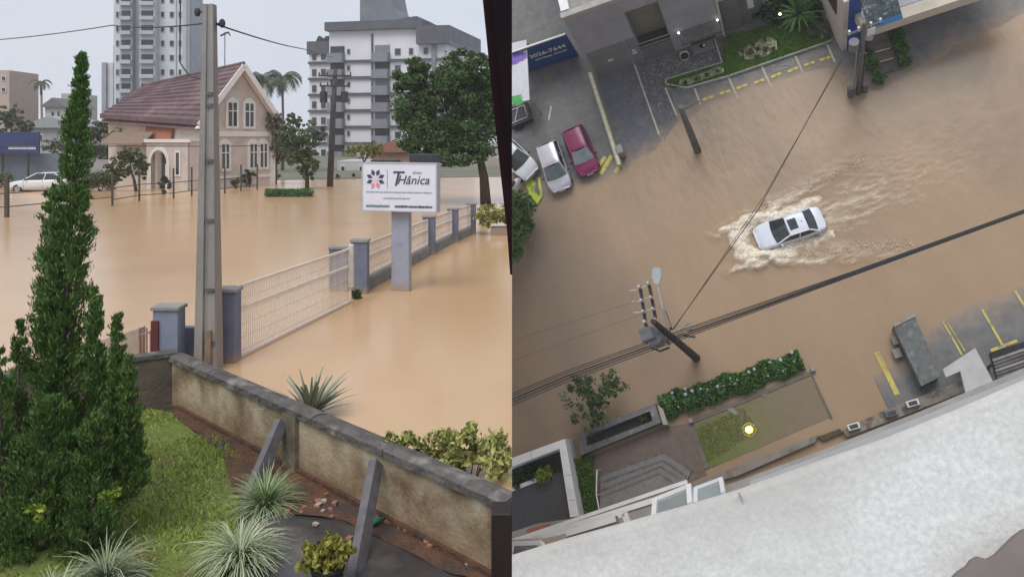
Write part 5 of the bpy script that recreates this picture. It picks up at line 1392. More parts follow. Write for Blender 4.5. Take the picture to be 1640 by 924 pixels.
# steps before the shop
M_step = mat('grey_brown_steps', (.17, .15, .13), (.12, .105, .09), 4, rough=.8, bump=.3)
t = thing('shop_steps', 'grey brown steps between round shrubs before the shop', 'steps', G(1415, 100))
b = G(1415, 100)
for k, (pa, pb_) in enumerate((((1402, 124), (1442, 112)), ((1400, 108), (1436, 97)), ((1397, 93), (1430, 83)), ((1394, 79), (1424, 70)))):
    p, q = G(*pa), G(*pb_); mb = MB(b); mb.prism([(p.x, p.y), (q.x, q.y), (q.x, q.y + 3.5 - k * .6), (p.x, p.y + 3.5 - k * .6)], -.2, .08 + .14 * (k + 1)); st_ = part('step', mb, M_step, t)
    mb = MB(b); mb.bar(Vector((p.x + .2, p.y + .05, .10 + .14 * (k + 1))), Vector((q.x - .2, q.y + .05, .10 + .14 * (k + 1))), .09, .03); part('nosing', mb, M_cream if k in (1, 2) else M_step, st_)
M_rb = leafmat('round_shrub', (.03, .095, .012), (.075, .165, .026))
sh = [((1407, 130), .5, 'round green shrub nearest the water at the shop steps'), ((1394, 108), .55, 'dark round shrub at the left foot of the shop steps'), ((1390, 88), .4, 'smaller round shrub left of the shop steps'), ((1447, 103), .55, 'lowest of the three round shrubs right of the shop steps'), ((1444, 82), .6, 'middle of the three round shrubs right of the shop steps'), ((1436, 62), .55, 'topmost of the three round shrubs right of the shop steps')]
for p, r, lab in sh:
    bb = G(*p, .1); t = thing('round_shrub', lab, 'shrub', bb, 0, 'round shrubs at the shop steps')
    part('foliage', quads_mesh('foliage', leaf_quads(crown_points(1100, [(0, 0, r * .9, r * .75, r * .75, r * .7, 30, r * .3)]), r * .32), M_rb), M_rb, t); mb = MB(); mb.tube([(0, 0, -.2), (0, 0, r)], .05, 6); part('stem', mb, M_trunk, t)
# billboard on the canopy
b = at(1395, 40, za); t = thing('billboard', 'landscape photo billboard with a blue band on the shop canopy', 'billboard', b)
z0_ = za + .3
c00, c10 = at(1392, 49, z0_), at(1446, 30, z0_)
tilt = Vector((.0, 1.3, 1.55))
mb = MB(b); mb.slab([c00, c10, c10 + tilt, c00 + tilt], (0, .12, -.1)); part('panel', mb, mat('photo_print', (.05, .10, .13), (.16, .17, .15), 2.2, detail=8, rough=.5, lo=.42, hi=.6, c3=((.42, .42, .40), 3.5, .55, .66)), t)
off = Vector((0, -.025, .02))
mb = MB(b); mb.slab([c00 + off, c10 + off, c10 + tilt * .16 + off, c00 + tilt * .16 + off], (0, .015, -.012)); part('blue_band', mb, mat('print_blue', (.05, .22, .48), (.04, .18, .40), 2, rough=.4), t)
for f in (.05, .5, .95):
    p = c00.lerp(c10, f); mb = MB(b); mb.bar(Vector((p.x, p.y + .15, za - .05)), p + tilt * .9 + Vector((0, .2, -.15)), .07); part('support', mb, M_dark, t)
# shop pole with transformer
b = G(1374, 150); h = 9.0; t = thing('transformer_pole', 'utility pole with transformer and cabinets before the shop', 'pole', b)
mb = MB(); mb.tube([(0, 0, -.5), (0, 0, h)], [.16, .12], 10); part('shaft', mb, M_dconc, t, smooth=True)
mb = MB(); mb.tube([(-.24, .1, -.4), (-.24, .1, h * .75)], .045, 8); part('conduit', mb, M_steel, t); mb = MB(); mb.tube([(.22, .0, -.4), (.22, .0, h * .6)], .05, 8); part('conduit', mb, M_dark, t)
mb = MB(); mb.tube([(-.42, .15, 6.2), (-.42, .15, 7.0)], [.27, .27], 12); part('transformer', mb, mat('transformer_grey', (.20, .20, .21), (.14, .14, .15), 4, rough=.6), t)
mb = MB(); mb.tube([(.40, .1, 6.1), (.40, .1, 6.9)], [.22, .22], 12); part('transformer', mb, M_dark, t)
mb = MB(); mb.bar((-.9, 0, 8.4), (.95, 0, 8.4), .14); part('crossarm', mb, M_dark, t)
for x in (-.8, -.3, .35, .85):
    mb = MB(); mb.tube([(x, 0, 8.45), (x, 0, 8.8)], [.09, .07], 8); part('insulator', mb, M_cable_ins, t)
mb = MB(); mb.bev(-.62, -.25, -.15, .2, -.3, 1.3, .03); part('cabinet', mb, M_dconc, t)
mb = MB(); mb.bev(.25, .55, -.15, .2, -.3, 1.1, .03); part('cabinet', mb, M_dconc, t)
mb = MB(); mb.bev(.15, .6, -.12, .1, 7.6, 8.2, .02); part('switch_box', mb, M_white, t)

# car park signs upper left ----------------------------------------------------------------
zs = HT((926, 93), (907, 55)) 
b = G(887, 105); t = thing('fence_banner', 'blue banner with white phone number across the car park lane', 'banner', b)
p0, p1 = G(845, 119), G(927, 92); M_nav = mat('banner_blue', (.008, .075, .30), (.008, .065, .26), 2, rough=.45)
zl, zh = .15, zs
def up(p, z): return Vector((p.x, p.y, z))
mb = MB(b); mb.slab([up(p0, zl), up(p1, zl), up(p1, zh), up(p0, zh)], (0, .06, 0)); part('panel', mb, M_nav, t)
mb = MB(b); mb.bar(up(p0, zh + .05), up(p1, zh + .05), .12); part('top_rail', mb, M_white, t)
for p in (p0, p1):
    mb = MB(b); mb.bar(up(p, -.2) + Vector((0, .1, 0)), up(p, zh) + Vector((0, .1, 0)), .1); part('post', mb, M_steel, t)
xd = (p1 - p0).normalized(); mid = up(p0.lerp(p1, .56), (zl + zh) / 2) + Vector((0, -.01, 0)) - b
wb_ = (p1 - p0).length
text_part('3026-7644', M_white, t, mid + Vector((0, 0, .30)), xd, (0, 0, 1), .64, depth=.006, bold=.012)
text_part('www.     .com.br', M_white, t, mid + Vector((.1, 0, -.3)), xd, (0, 0, 1), .36, depth=.006, bold=.008)
mb = MB(b)
for k in range(6): 
    q = b + mid + xd * (-.38 + k * .09) + Vector((0, -.012, -.32)); mb.box(q.x, q.x + .07, q.y - .006, q.y, q.z - random.uniform(.05, .09), q.z + random.uniform(.06, .12))
part('lettering', mb, M_white, t)
# white printed roof panel at the very left, on posts, with paint splashes
zr = 2.9
b = at(834, 160, 0); t = thing('printed_canopy', 'white printed canopy with violet and green splashes at the left edge', 'canopy', b)
q = [at(800, 172, zr), at(848, 160, zr), at(843, 64, zr + .4), at(800, 74, zr + .4)]
mb = MB(b); mb.slab(q, (0, 0, -.12)); part('sheet', mb, mat('canopy_white', (.62, .63, .68), (.55, .56, .61), 1.5, rough=.6), t)
def splash(px, py, r, m, n=13):
    c = at(px, py, zr + .25); zc = zr + .4 * (160 - py) / 96 + .012
    mb = MB(b); pts = []
    for k in range(n * 2):
        a = math.pi * k / n; rr = r * (1.0 if k % 2 else random.uniform(.45, .75)); pts.append(Vector((c.x + math.cos(a) * rr * 1.2, c.y + math.sin(a) * rr, 0)))
    mb.slab([Vector((p.x, p.y, zc)) for p in pts], (0, 0, .02)); part('splash', mb, m, t)
splash(829, 90, .62, mat('violet_print', (.16, .09, .42), (.22, .14, .5), 6, rough=.5))
splash(824, 97, .4, MATS['violet_print']); splash(837, 92, .35, MATS['violet_print'])
splash(825, 156, .45, mat('green_print', (.04, .30, .06), (.06, .4, .1), 6, rough=.5)); splash(829, 162, .3, MATS['green_print'])
for p in ((847, 158), (843, 68)):
    g_ = at(*p, zr); mb = MB(b); mb.tube([(g_.x, g_.y, -.2), (g_.x, g_.y, zr - .1)], .06, 8); part('post', mb, M_steel, t)
# dark trailer frame under it
b = G(836, 190, 0); t = thing('luggage_trailer', 'dark open trailer with pale bars below the white canopy', 'trailer', b)
mb = MB(); mb.bev(-1.6, .85, -.75, .75, .35, .75, .04); part('tub', mb, M_dark, t); mb = MB()
for (a_, c_) in (((-1.2, -.5, .8), (.6, -.5, .8)), ((-1.2, .5, .8), (.6, .5, .8)), ((.6, -.5, .8), (.6, .5, .8)), ((-.4, -.5, .8), (.1, .5, .8))): mb.bar(a_, c_, .06)
part('rack', mb, M_steel, t)
for sy in (-.8, .8):
    w_ = MB(); w_.tube([(-.3, sy - .08, .3), (-.3, sy + .08, .3)], .3, 14); part('wheel', w_, M_black, t)
# cars in the lot ---------------------------------------------------------------------------
def place(front, rear, z=0.0):
    f, r = G(*front, z), G(*rear, z); c = (f + r) / 2; d = f - r
    return c, math.atan2(d.y, d.x), d.length
c, a, ln = place((899, 303), (876, 232), .75); c.z = .03
car('silver hatchback parked beside the red car', c, a, mat('car_silver', (.52, .51, .55), (.48, .47, .51), 2, rough=.22, metal=.3), 'hatch', ln * 1.02, 1.72, 1.55, tint=mat('grey_windscreen', (.13, .16, .16), (.09, .12, .12), 2, rough=.1), group='cars in the car park')
c, a, ln = place((944, 277), (917, 208), .75); c.z = .05
car('dark red hatchback parked beside the silver car', c, a, mat('car_red', (.22, .022, .085), (.185, .02, .07), 2, rough=.22), 'hatch', ln * 1.02, 1.70, 1.50, tint=mat('pale_windscreen', (.22, .27, .28), (.16, .2, .21), 2, rough=.1), group='cars in the car park')
c, a, ln = place((845, 272), (800, 229), .75); c.z = .03
car('white car half cut off by the left edge', c, a, mat('car_white2', (.62, .65, .70), (.58, .61, .66), 2, rough=.2), 'hatch', 4.1, 1.72, 1.5, group='cars in the car park')
# lime hatched island left of the cars
b = G(845, 300, .05); me = sheet(P2((834, 276), (846, 274), (870, 314), (862, 328), (848, 312)), lambda x, y: .13, mat('lime_paint', (.42, .50, .03), (.33, .40, .04), 3, rough=.7, c3=((.10, .11, .09), 1.3, .55, .62)), 'lime_island', .5)
struct('lime_painted_island', me, MATS['lime_paint'])
b = G(830, 300, .1); t = thing('motor_scooter', 'white motor scooter parked on the lime island at the left edge', 'scooter', b, .6)
mb = MB(); mb.ball((0, 0, .65), .5, 12, 7, (1.2, .42, .7)); part('body', mb, M_white, t, smooth=True); mb = MB(); mb.ball((-.25, 0, 1.0), .35, 10, 6, (1.3, .5, .3)); part('seat', mb, M_black, t, smooth=True)
for x in (-.62, .66):
    w_ = MB(); w_.tube([(x, -.06, .27), (x, .06, .27)], .27, 14); part('wheel', w_, M_black, t)
mb = MB(); mb.bar((.55, -.36, 1.15), (.55, .36, 1.15), .05); mb.bar((.62, 0, .4), (.5, 0, 1.15), .07); part('handlebar', mb, M_dark, t)
M_lt = leafmat('left_tree_leaf', (.026, .065, .012), (.07, .14, .026))
treeR('street_tree', 'dense round green tree in the water at the left edge', (836, 372), 0, 9000, [(-.6, .6, 2.3, 2.0, 1.9, 1.4, 50, .6), (-.8, -.9, 2.1, 1.7, 1.5, 1.3, 40, .6), (.9, .2, 2.2, 1.3, 1.4, 1.1, 26, .5)], M_lt, .27, .16, 'tree')

# white car driving through, its wake ----------------------------------------------------------
c, a, ln = place((1211, 381), (1316, 347), .6); c.z = -.38
CARC, CARA = c.copy(), a
car('white sedan with sunroof ploughing through the flooded street', c, a, mat('car_white3', (.70, .74, .80), (.67, .71, .77), 2, rough=.18), 'sedan', ln * 1.04, 1.70, 1.40, sunroof=True, name='driving_car')
# wake: a displaced patch of water with foam
fx = Vector((math.cos(a), math.sin(a))); fy = Vector((-math.sin(a), math.cos(a)))
NX, NY = 300, 170
X0, X1, Y0, Y1 = 5.0, -14.5, -5.6, 5.2      # car-local: ahead .. behind, sides
def n3(x, y, s, o=0.0): return mnoise.noise(Vector((x * s, y * s, o)))
V = []; FO = []
def gauss(d, w): return math.exp(-(d / w) ** 2)
for j in range(NY + 1):
    for i in range(NX + 1):
        lx = X0 + (X1 - X0) * i / NX; ly = Y0 + (Y1 - Y0) * j / NY
        wx = lx + .45 * n3(lx, ly, .9, 3) + .15 * n3(lx, ly, 2.8, 4); wy = ly + .45 * n3(lx, ly, .8, 7) + .15 * n3(lx, ly, 2.6, 2)
        back = max(0.0, 2.2 - wx)
        # bow collar
        rb = math.hypot((wx - 1.5) / 1.25, wy) ; bow = gauss(rb - 1.25, .42) * (1 if wx > .6 else max(0, 1 - (.6 - wx) / 1.6))
        # two wake arms opening backwards (image-up side carries further)
        out = 0
        for sg, op, ln_, st in ((-1, .20, 8.5, 1.0), (1, .30, 9.0, .9)):
            d = wy * sg - (1.25 + op * back)
            out = max(out, gauss(d, .32 + .05 * back) * max(0, 1 - back / ln_) * st)
        # churned trail behind the car
        tr = 0
        if wx < -2.0:
            q = -2.0 - wx; wd_ = 1.15 + .14 * q; cy = -.16 * q
            tr = math.exp(-(((wy - cy) / wd_) ** 4)) * max(0, 1 - q / 11.5) ** .8
        side = gauss(abs(wy) - 1.15, .3) * (1 if -2.4 < wx < 1.6 else 0) * .8
        streak = .5 + .5 * n3(lx * .35, ly * 2.4, 1.3, 11)
        fine = .5 + .5 * n3(lx * .5, ly * 1.3, 3.2, 1)
        arm2 = 0
        f = max(bow * 1.4, out * (.45 + .75 * fine), side * (.8 + .5 * fine), tr * (.12 + .72 * streak * (.4 + fine)))
        edge = min(1, min(i, NX - i) / 22) * min(1, min(j, NY - j) / 22)
        f *= edge
        z = -.008 + .016 * edge * edge * (3 - 2 * edge) + edge * (.30 * bow * (.6 + .8 * fine) + .16 * out * (.5 + fine) + .03 * tr * fine + .02 * f * n3(lx * .5, ly, 6, 2))
        p = CARC.to_2d() + fx * lx + fy * ly
        V.append((p.x, p.y, z)); FO.append(max(0, min(1, f)))
me = bpy.data.meshes.new('wake')
me.from_pydata(V, [], [(j * (NX + 1) + i, (j + 1) * (NX + 1) + i, (j + 1) * (NX + 1) + i + 1, j * (NX + 1) + i + 1) for j in range(NY) for i in range(NX)])
at_ = me.attributes.new('foam', 'FLOAT', 'POINT'); at_.data.foreach_set('value', FO)
me.polygons.foreach_set('use_smooth', [True] * len(me.polygons))
M_wake = M_waterR.copy(); M_wake.name = 'wake_water'
nt = M_wake.node_tree; pr_ = nt.nodes['Principled BSDF']
oldc = pr_.inputs['Base Color'].links[0].from_socket
A = nt.nodes.new('ShaderNodeAttribute'); A.attribute_name = 'foam'
tcw = [n for n in nt.nodes if n.type == 'TEX_COORD'][0]
N1 = nt.nodes.new('ShaderNodeTexNoise'); N1.inputs['Scale'].default_value = 4.5; N1.inputs['Detail'].default_value = 8; N1.inputs['Roughness'].default_value = .7
MPW = nt.nodes.new('ShaderNodeMapping'); MPW.inputs['Rotation'].default_value = (0, 0, -CARA); nt.links.new(tcw.outputs['Object'], MPW.inputs['Vector'])
MPS = nt.nodes.new('ShaderNodeMapping'); MPS.inputs['Scale'].default_value = (.42, 1.5, 1); nt.links.new(MPW.outputs[0], MPS.inputs['Vector'])
nt.links.new(MPS.outputs[0], N1.inputs['Vector'])
ma = nt.nodes.new('ShaderNodeMath'); ma.operation = 'MULTIPLY_ADD'; ma.inputs[1].default_value = .95
nt.links.new(A.outputs['Fac'], ma.inputs[0]); nt.links.new(N1.outputs['Fac'], ma.inputs[2])
mr = nt.nodes.new('ShaderNodeMapRange'); mr.inputs['From Min'].default_value = .80; mr.inputs['From Max'].default_value = 1.28
nt.links.new(ma.outputs[0], mr.inputs['Value'])
mx = nt.nodes.new('ShaderNodeMix'); mx.data_type = 'RGBA'; N2 = nt.nodes.new('ShaderNodeTexNoise'); N2.inputs['Scale'].default_value = 11; N2.inputs['Detail'].default_value = 6; nt.links.new(MPS.outputs[0], N2.inputs['Vector']); R2 = nt.nodes.new('ShaderNodeValToRGB'); R2.color_ramp.elements[0].position = .36; R2.color_ramp.elements[0].color = (.55, .43, .31, 1); R2.color_ramp.elements[1].position = .60; R2.color_ramp.elements[1].color = (.88, .81, .68, 1); nt.links.new(N2.outputs['Fac'], R2.inputs['Fac']); nt.links.new(R2.outputs['Color'], mx.inputs['B'])
nt.links.new(mr.outputs[0], mx.inputs['Factor']); nt.links.new(oldc, mx.inputs['A']); nt.links.new(mx.outputs['Result'], pr_.inputs['Base Color'])
rr_ = nt.nodes.new('ShaderNodeMapRange'); rr_.inputs['To Min'].default_value = .22; rr_.inputs['To Max'].default_value = .8
nt.links.new(mr.outputs[0], rr_.inputs['Value']); nt.links.new(rr_.outputs[0], pr_.inputs['Roughness'])
me.materials.append(M_wake)
single('wake_foam', me, M_wake, 'creamy foaming wake spreading behind the white car', 'wake', kind='stuff')
# thrown droplets along the bow and arms
V = []
for k in range(4200):
    if random.random() < .5:
        an = random.uniform(-2.2, 2.2); r = random.gauss(1.35, .22); lx, ly = 1.5 + math.cos(an) * r * 1.25, math.sin(an) * r
    else:
        sg = random.choice((-1, 1)); bk = random.uniform(0, 8); lx, ly = 2.0 - bk, sg * (1.3 + .2 * bk + random.gauss(0, .25))
    p = CARC.to_2d() + fx * lx + fy * ly; z = abs(random.gauss(.05, .14)) + .02; r = random.uniform(.012, .04)
    d = Vector((random.gauss(0, 1), random.gauss(0, 1), random.gauss(0, 1))).normalized(); s_ = d.orthogonal().normalized(); e_ = d.cross(s_)
    o_ = Vector((p.x, p.y, z)); V += [o_ - s_ * r, o_ - e_ * r, o_ + s_ * r, o_ + e_ * r]
M_drop = mat('spray', (.66, .55, .42), (.74, .64, .52), 5, rough=.5)
single('spray_droplets', quads_mesh('spray_droplets', [tuple(v) for v in V], M_drop), M_drop, 'muddy droplets thrown up along the bow wave', 'spray', kind='stuff')
# ================================================================ near side of the flooded street
# main pole with crossarms, transformer and street lamp
b = G(1115, 573); hp_ = HT((1115, 573), (1043, 519)); t = thing('utility_pole', 'tall pole with two crossarms and street lamp in the flooded street', 'pole', b)
M_pd = mat('dark_pole_brown', (.055, .045, .04), (.035, .03, .028), 3, rough=.85)
mb = MB(); mb.tube([(0, 0, -.5), (0, 0, hp_ * .5), (0, 0, hp_)], [.25, .19, .13], 14); part('shaft', mb, M_pd, t)
def loc(px, py, z): return G(px, py, z) - b
for (p, q, z, nmn) in (((1035, 523), (1025, 458), hp_ - .3, 'crossarm'), ((1052, 520), (1039, 452), hp_ - 1.0, 'crossarm')):
    a_, c_ = loc(*p, z), loc(*q, z); mb = MB(); mb.bar(a_, c_, .13, .16); ca = part(nmn, mb, M_pd, t)
    for f in (.1, .35, .62, .95):
        r = a_.lerp(c_, f); mb = MB(); mb.tube([r, r + Vector((0, 0, .42))], [.09, .06], 8); part('insulator', mb, M_cable_ins, ca)
    for f in (.35, .62, .9):
        r = a_.lerp(c_, f); mb = MB(); mb.bar(r, r + Vector((-.45, .1, .15)), .05); part('wire_arm', mb, M_steel, ca)
z = hp_ - 2.2
p = loc(1047, 538, z); mb = MB(); mb.tube([p + Vector((0, 0, -1.0)), p + Vector((0, 0, .1))], [.42, .42], 14); part('transformer', mb, mat('grey_tank', (.17, .18, .19), (.12, .125, .135), 4, rough=.5, bump=.2), t)
p = loc(1036, 534, z + .3); mb = MB(); mb.bev(p.x - .35, p.x + .3, p.y - .3, p.y + .3, p.z - .8, p.z, .03); part('switch_box', mb, MATS['grey_tank'], t)
z = 8.6
for k in range(7):
    q = Vector((random.uniform(-.9, .7), random.uniform(-.45, .45), z + random.uniform(-.5, .5))); mb = MB(); mb.bar(q, q + Vector((random.uniform(-.8, .8), random.uniform(-.4, .4), random.uniform(-.1, .2))), .09)
    part('cable_clamp', mb, M_dark, t)
mb = MB(); q = Vector((.4, .25, z)); mb.bar(q, q + Vector((.8, .2, 0)), .09); part('splice_box', mb, M_conc, t); mb = MB(); mb.bar(q + Vector((.2, -.3, .1)), q + Vector((1.0, -.05, .1)), .07); part('splice_box', mb, M_dconc, t)
# street lamp on a long arm
z = 9.6; p0 = Vector((0, 0, z - .4)); p1 = loc(1052, 455, z); p2 = loc(1051, 428, z + .1)
mb = MB(); mb.tube([p0, p0.lerp(p1, .5) + Vector((0, 0, .25)), p1], .05, 8); arm = part('lamp_arm', mb, M_steel, t)
mb = MB(); d = (p2 - p1).normalized(); sd = Vector((-d.y, d.x, 0)); L0 = (p2 - p1).length
mb.slab([p1 - sd * .10, p1 + sd * .10, p1 + d * L0 * .4 + sd * .24, p1 + d * L0 * .9 + sd * .22, p2 + sd * .1, p2 - sd * .1, p1 + d * L0 * .9 - sd * .22, p1 + d * L0 * .4 - sd * .24][::-1], (0, 0, -.14)); part('lamp_head', mb, mat('lamp_grey', (.42, .45, .47), (.34, .37, .39), 4, rough=.4), arm)
# cables
zc = 8.6
def cab(label, pts, r, sag=0.0, group='street cables'):
    return cable('overhead_cable', label, [G(*p) for p in pts], r, sag, group=group)
offs = [(0, 0), (-1, 3), (2, 5), (1, -4), (0, -7), (3, 8)]
lbl = ['thickest black cable of the bundle along the street', 'black cable just under the thickest of the street bundle', 'lowest black cable but one of the street bundle', 'black cable just above the thickest of the street bundle', 'topmost thin cable of the street bundle', 'lowest cable of the street bundle']
for k, (dx, dy) in enumerate(offs):
    e = dy
    cab(lbl[k], [(790, 652 + dy * 1.3, zc), (905, 603 + dy * 1.2, zc), (1078, 540 + dy, zc), (1360, 440 + dy * .45, zc), (1700, 317 + dy * .35, zc)], .038 if k == 0 else .022)
cab('thin cable slanting across the street from the pole to the shop', [(1077, 528, 9.4), (1215, 335, 8.0), (1347, 96, 5.5)], .022)
cab('second thin cable beside the slanting one across the street', [(1079, 527, 9.5), (1225, 312, 8.2), (1349, 97, 5.6)], .014)
cab('short stay cable at the head of the tall pole', [(1077, 528, 9.4), (1066, 498, 12.0)], .02)
cab('thin far cable across the lower left water', [(800, 585, 12.5), (1036, 500, 13)], .006)
cab('thin far cable just above the other across the lower left water', [(800, 552, 13), (1026, 480, 13.6)], .006)
# small street tree by the pole
M_ol = leafmat('olive_dark_leaf', (.024, .05, .012), (.06, .10, .026))
treeR('street_tree', 'sparse dark green young tree under the street cables', (975, 645), 0, 2700, [(-.6, .7, 2.4, 1.6, 1.3, .6, 26, .36), (-.1, .0, 2.9, 1.3, 1.2, .6, 24, .34), (-1.3, -.9, 2.0, 1.2, .9, .4, 14, .28), (.9, .6, 2.1, 1.0, .9, .4, 12, .28)], M_ol, .20, .07, 'tree')
# hedge with hydrangeas -----------------------------------------------------------------
hA, hB = G(1066, 668), G(1290, 590)
b = hA.copy(); t = thing('flower_hedge', 'long green hedge with pale blue hydrangea blooms between street and lawn', 'hedge', b)
M_hd = leafmat('hedge_leaf', (.026, .08, .012), (.06, .14, .026))
hd = hB - hA; hl = hd.length; hu = hd.normalized(); hv = Vector((-hu.y, hu.x, 0))
n = 9500; u = RNG.random(n); wv = RNG.uniform(-.1, 1.0, n); zz = RNG.random(n) ** .6 * (.75 - .25 * u)
wob = np.array([.24 * fbm(x * hl, 3, .9) for x in u])
wdt = 1.25 - .25 * u
P = u[:, None] * np.array(hd)[None] + (wv * wdt + wob)[:, None] * np.array(hv)[None]
P[:, 2] += zz * (1 - (2 * wv - .9) ** 2 * .35)
part('foliage', quads_mesh('foliage', leaf_quads(P, .17, np.array([[0, 0, .5]]), .65), M_hd), M_hd, t)
M_hyd = mat('hydrangea', (.30, .34, .42), (.42, .45, .47), 9, rough=.8)
for k in range(28):
    u_ = random.random(); q = hd * u_ + hv * (random.uniform(.15, 1.0) * 1.1) + Vector((0, 0, .62 - .22 * u_)); mb = MB(); mb.ball(q, random.uniform(.06, .12), 8, 5, (1, 1, .7), .18); part('bloom', mb, M_hyd, t)
# drowned lawn, kerbs, lamp ------------------------------------------------------------------
M_dl = mat('drowned_lawn', (.14, .165, .03), (.105, .13, .026), 1.6, rough=.4, bump=.4, bscale=22, dirt_tone=(.20, .15, .095))
lawn = P2((1108, 682), (1296, 602), (1330, 668), (1132, 752))
gx0 = G(1120, 710).x; gx1 = G(1310, 640).x
struct('drowned_lawn', sheet(lawn, lambda x, y: .022, M_dl, 'drowned_lawn', .4, lambda x, y, z: max(0, min(1, (x - gx0) / (gx1 - gx0) * 1.35 - .12))), M_dl)
M_bl3 = leafmat('drowned_blades', (.09, .12, .02), (.14, .17, .03))
blades('grass', 'short green grass of the half drowned lawn', P2((1112, 688), (1190, 652), (1215, 690), (1135, 740)), lambda x, y: .03, 2600, M_bl3, .06, .02)
M_kb = mat('muddy_kerb', (.17, .15, .13), (.12, .105, .09), 3, rough=.8)
b = G(1106, 676); t = thing('lawn_kerb', 'low muddy kerb framing the drowned lawn', 'kerb', b)
for a_, c_, w_ in (((1108, 678), (1132, 750), .26), ((1106, 676), (1296, 598), .22), ((1298, 596), (1332, 670), .12)):
    part('kerb_stone', walk([G(*a_), G(*c_)], w_, -.2, .075, 'k', None, base=b), M_kb, t)
for p in ((1107, 674), (1302, 592)):
    q = G(*p); mb = MB(b); mb.bev(q.x - .12, q.x + .12, q.y - .12, q.y + .12, -.1, .3, .03); part('corner_block', mb, M_conc, t)
for (px, py, rz_, lab) in ((1172, 657, .9, 'pale stone tile at the upper edge of the drowned lawn'), (1218, 627, .9, 'second pale stone tile along the lawn kerb')):
    mb = MB(); mb.bev(-.35, .35, -.14, .14, -.05, .06, .02); single('stone_tile', mb, mat('pale_tile', (.26, .26, .22), (.2, .2, .17), 4, rough=.6), lab, 'tile', G(px, py), -rz_, 'stone tiles on the drowned lawn')
b = G(1200, 688, .02); t = thing('lawn_lamp', 'glowing yellow lamp half drowned in the lawn', 'lamp', b)
M_gl = mat('glowing_yellow', (.9, .8, .2), (.9, .8, .2), 3, emit=((1, .86, .16), 2.6)); M_gh = mat('glowing_core', (.95, .9, .5), (.95, .9, .5), 3, emit=((1, .95, .45), 5.0))
mb = MB(); mb.ball((0, 0, .12), .2, 12, 7, (1, 1, .7), .12); part('lamp_glass', mb, M_gl, t); mb = MB(); mb.ball((-.05, .06, .2), .11, 10, 6, (1, 1, .7)); part('bulb', mb, M_gh, t)
mb = MB(); mb.tube([(math.cos(q * .3927) * .36, math.sin(q * .3927) * .36, .04) for q in range(17)], .018, 6); part('guard_ring', mb, M_steel, t)
V = []
for k in range(60):
    an = random.uniform(0, 6.28); r = random.uniform(.2, .42); o_ = Vector((math.cos(an) * r, math.sin(an) * r, .05)); q = .03
    V += [tuple(o_ + Vector((-q, 0, 0))), tuple(o_ + Vector((0, -q, .01))), tuple(o_ + Vector((q, 0, 0))), tuple(o_ + Vector((0, q, .01)))]
M_sp = mat('yellow_petals', (.55, .45, .06), (.4, .32, .05), 5, rough=.7); part('petals', quads_mesh('petals', V, M_sp), M_sp, t, kind='stuff')
# planter ---------------------------------------------------------------------------------------
zp = .85
b = G(990, 690); t = thing('concrete_planter', 'long dark concrete planter trough beside the flower hedge', 'planter', b)
outer = [at(*p, zp) for p in ((924, 694), (1049, 646), (1059, 676), (930, 729))]; inner = [at(*p, zp) for p in ((939, 698), (1041, 658), (1045, 674), (940, 714))]
M_pl = mat('planter_concrete', (.15, .15, .155), (.10, .10, .105), 3, rough=.75, bump=.3, c3=((.24, .235, .22), 2, .58, .7))
for k in range(4):
    j = (k + 1) % 4; mb = MB(b); mb.prism([outer[k][:2], outer[j][:2], inner[j][:2], inner[k][:2]], -.2, zp); part('trough_wall', mb, M_pl, t)
mb = MB(b); mb.prism([p[:2] for p in inner], -.1, .22); part('soil', mb, mat('planter_soil', (.03, .032, .03), (.05, .05, .045), 4, rough=.9, bump=.5), t)
q = at(1034, 668, .25); mb = MB(); part('weed', quads_mesh('weed', leaf_quads(crown_points(350, [(q.x - b.x, q.y - b.y, .45, .28, .2, .2, 10, .14)]), .13), M_brn), M_brn, t)
q0, q1, q2, q3 = at(1051, 648, zp), at(1061, 654, zp), at(1069, 680, zp), at(1060, 680, zp)
b = q0.copy(); b.z = 0; t = thing('stone_block', 'pale concrete block at the right end of the planter', 'block', b)
mb = MB(b); mb.prism([p[:2] for p in (q0 + Vector((.03, 0, 0)), q1, q2, q3 + Vector((.05, 0, 0)))], -.2, zp - .08); part('block_body', mb, mat('pale_block', (.38, .36, .32), (.30, .28, .25), 3, rough=.85, bump=.3), t)
# brown court and steps ----------------------------------------------------------------------------
M_court = mat('brown_wet_paving', (.165, .12, .095), (.12, .095, .08), 2.5, rough=.45, bump=.3, bscale=20, dirt_tone=(.16, .12, .09))
struct('court_paving', sheet(P2((935, 735), (1062, 684), (1105, 678), (1132, 760), (1000, 815), (955, 825)), lambda x, y: .03, M_court, 'court_paving', .6), M_court)
b = G(1030, 790); t = thing('court_steps', 'broad grey corner steps rising towards the tower block', 'steps', b)
M_st = mat('grey_step_stone', (.22, .205, .205), (.17, .16, .16), 3, rough=.75, bump=.2)
lv = [((962, 760), (1063, 723), (1108, 753)), ((962, 772), (1061, 736), (1098, 761)), ((962, 785), (1058, 746), (1087, 765)), ((962, 795), (1056, 757), (1076, 771))]
for k, (l_, c_, r_) in enumerate(lv):
    z = .14 * (k + 1)
    poly = [at(*l_, z), at(*c_, z), at(*r_, z), at(1096, 776, z), at(960, 828, z)]
    mb = MB(b); mb.prism([p[:2] for p in poly], -.1, z); s_ = part('step', mb, M_st, t)
    mb = MB(b); mb.bar(poly[0] + Vector((0, -.03, .006)), poly[1] + Vector((0, -.03, .006)), .10, .02); mb.bar(poly[1] + Vector((0, -.03, .006)), poly[2] + Vector((0, -.03, .006)), .10, .02); part('nosing', mb, M_dconc, s_)
t = thing('handrail', 'thin white handrail between the hedge strip and the steps', 'handrail', G(955, 800)); b = G(955, 800)
pp = [at(956, 752, 1.0), at(955, 792, 1.0), at(960, 818, 1.0)]
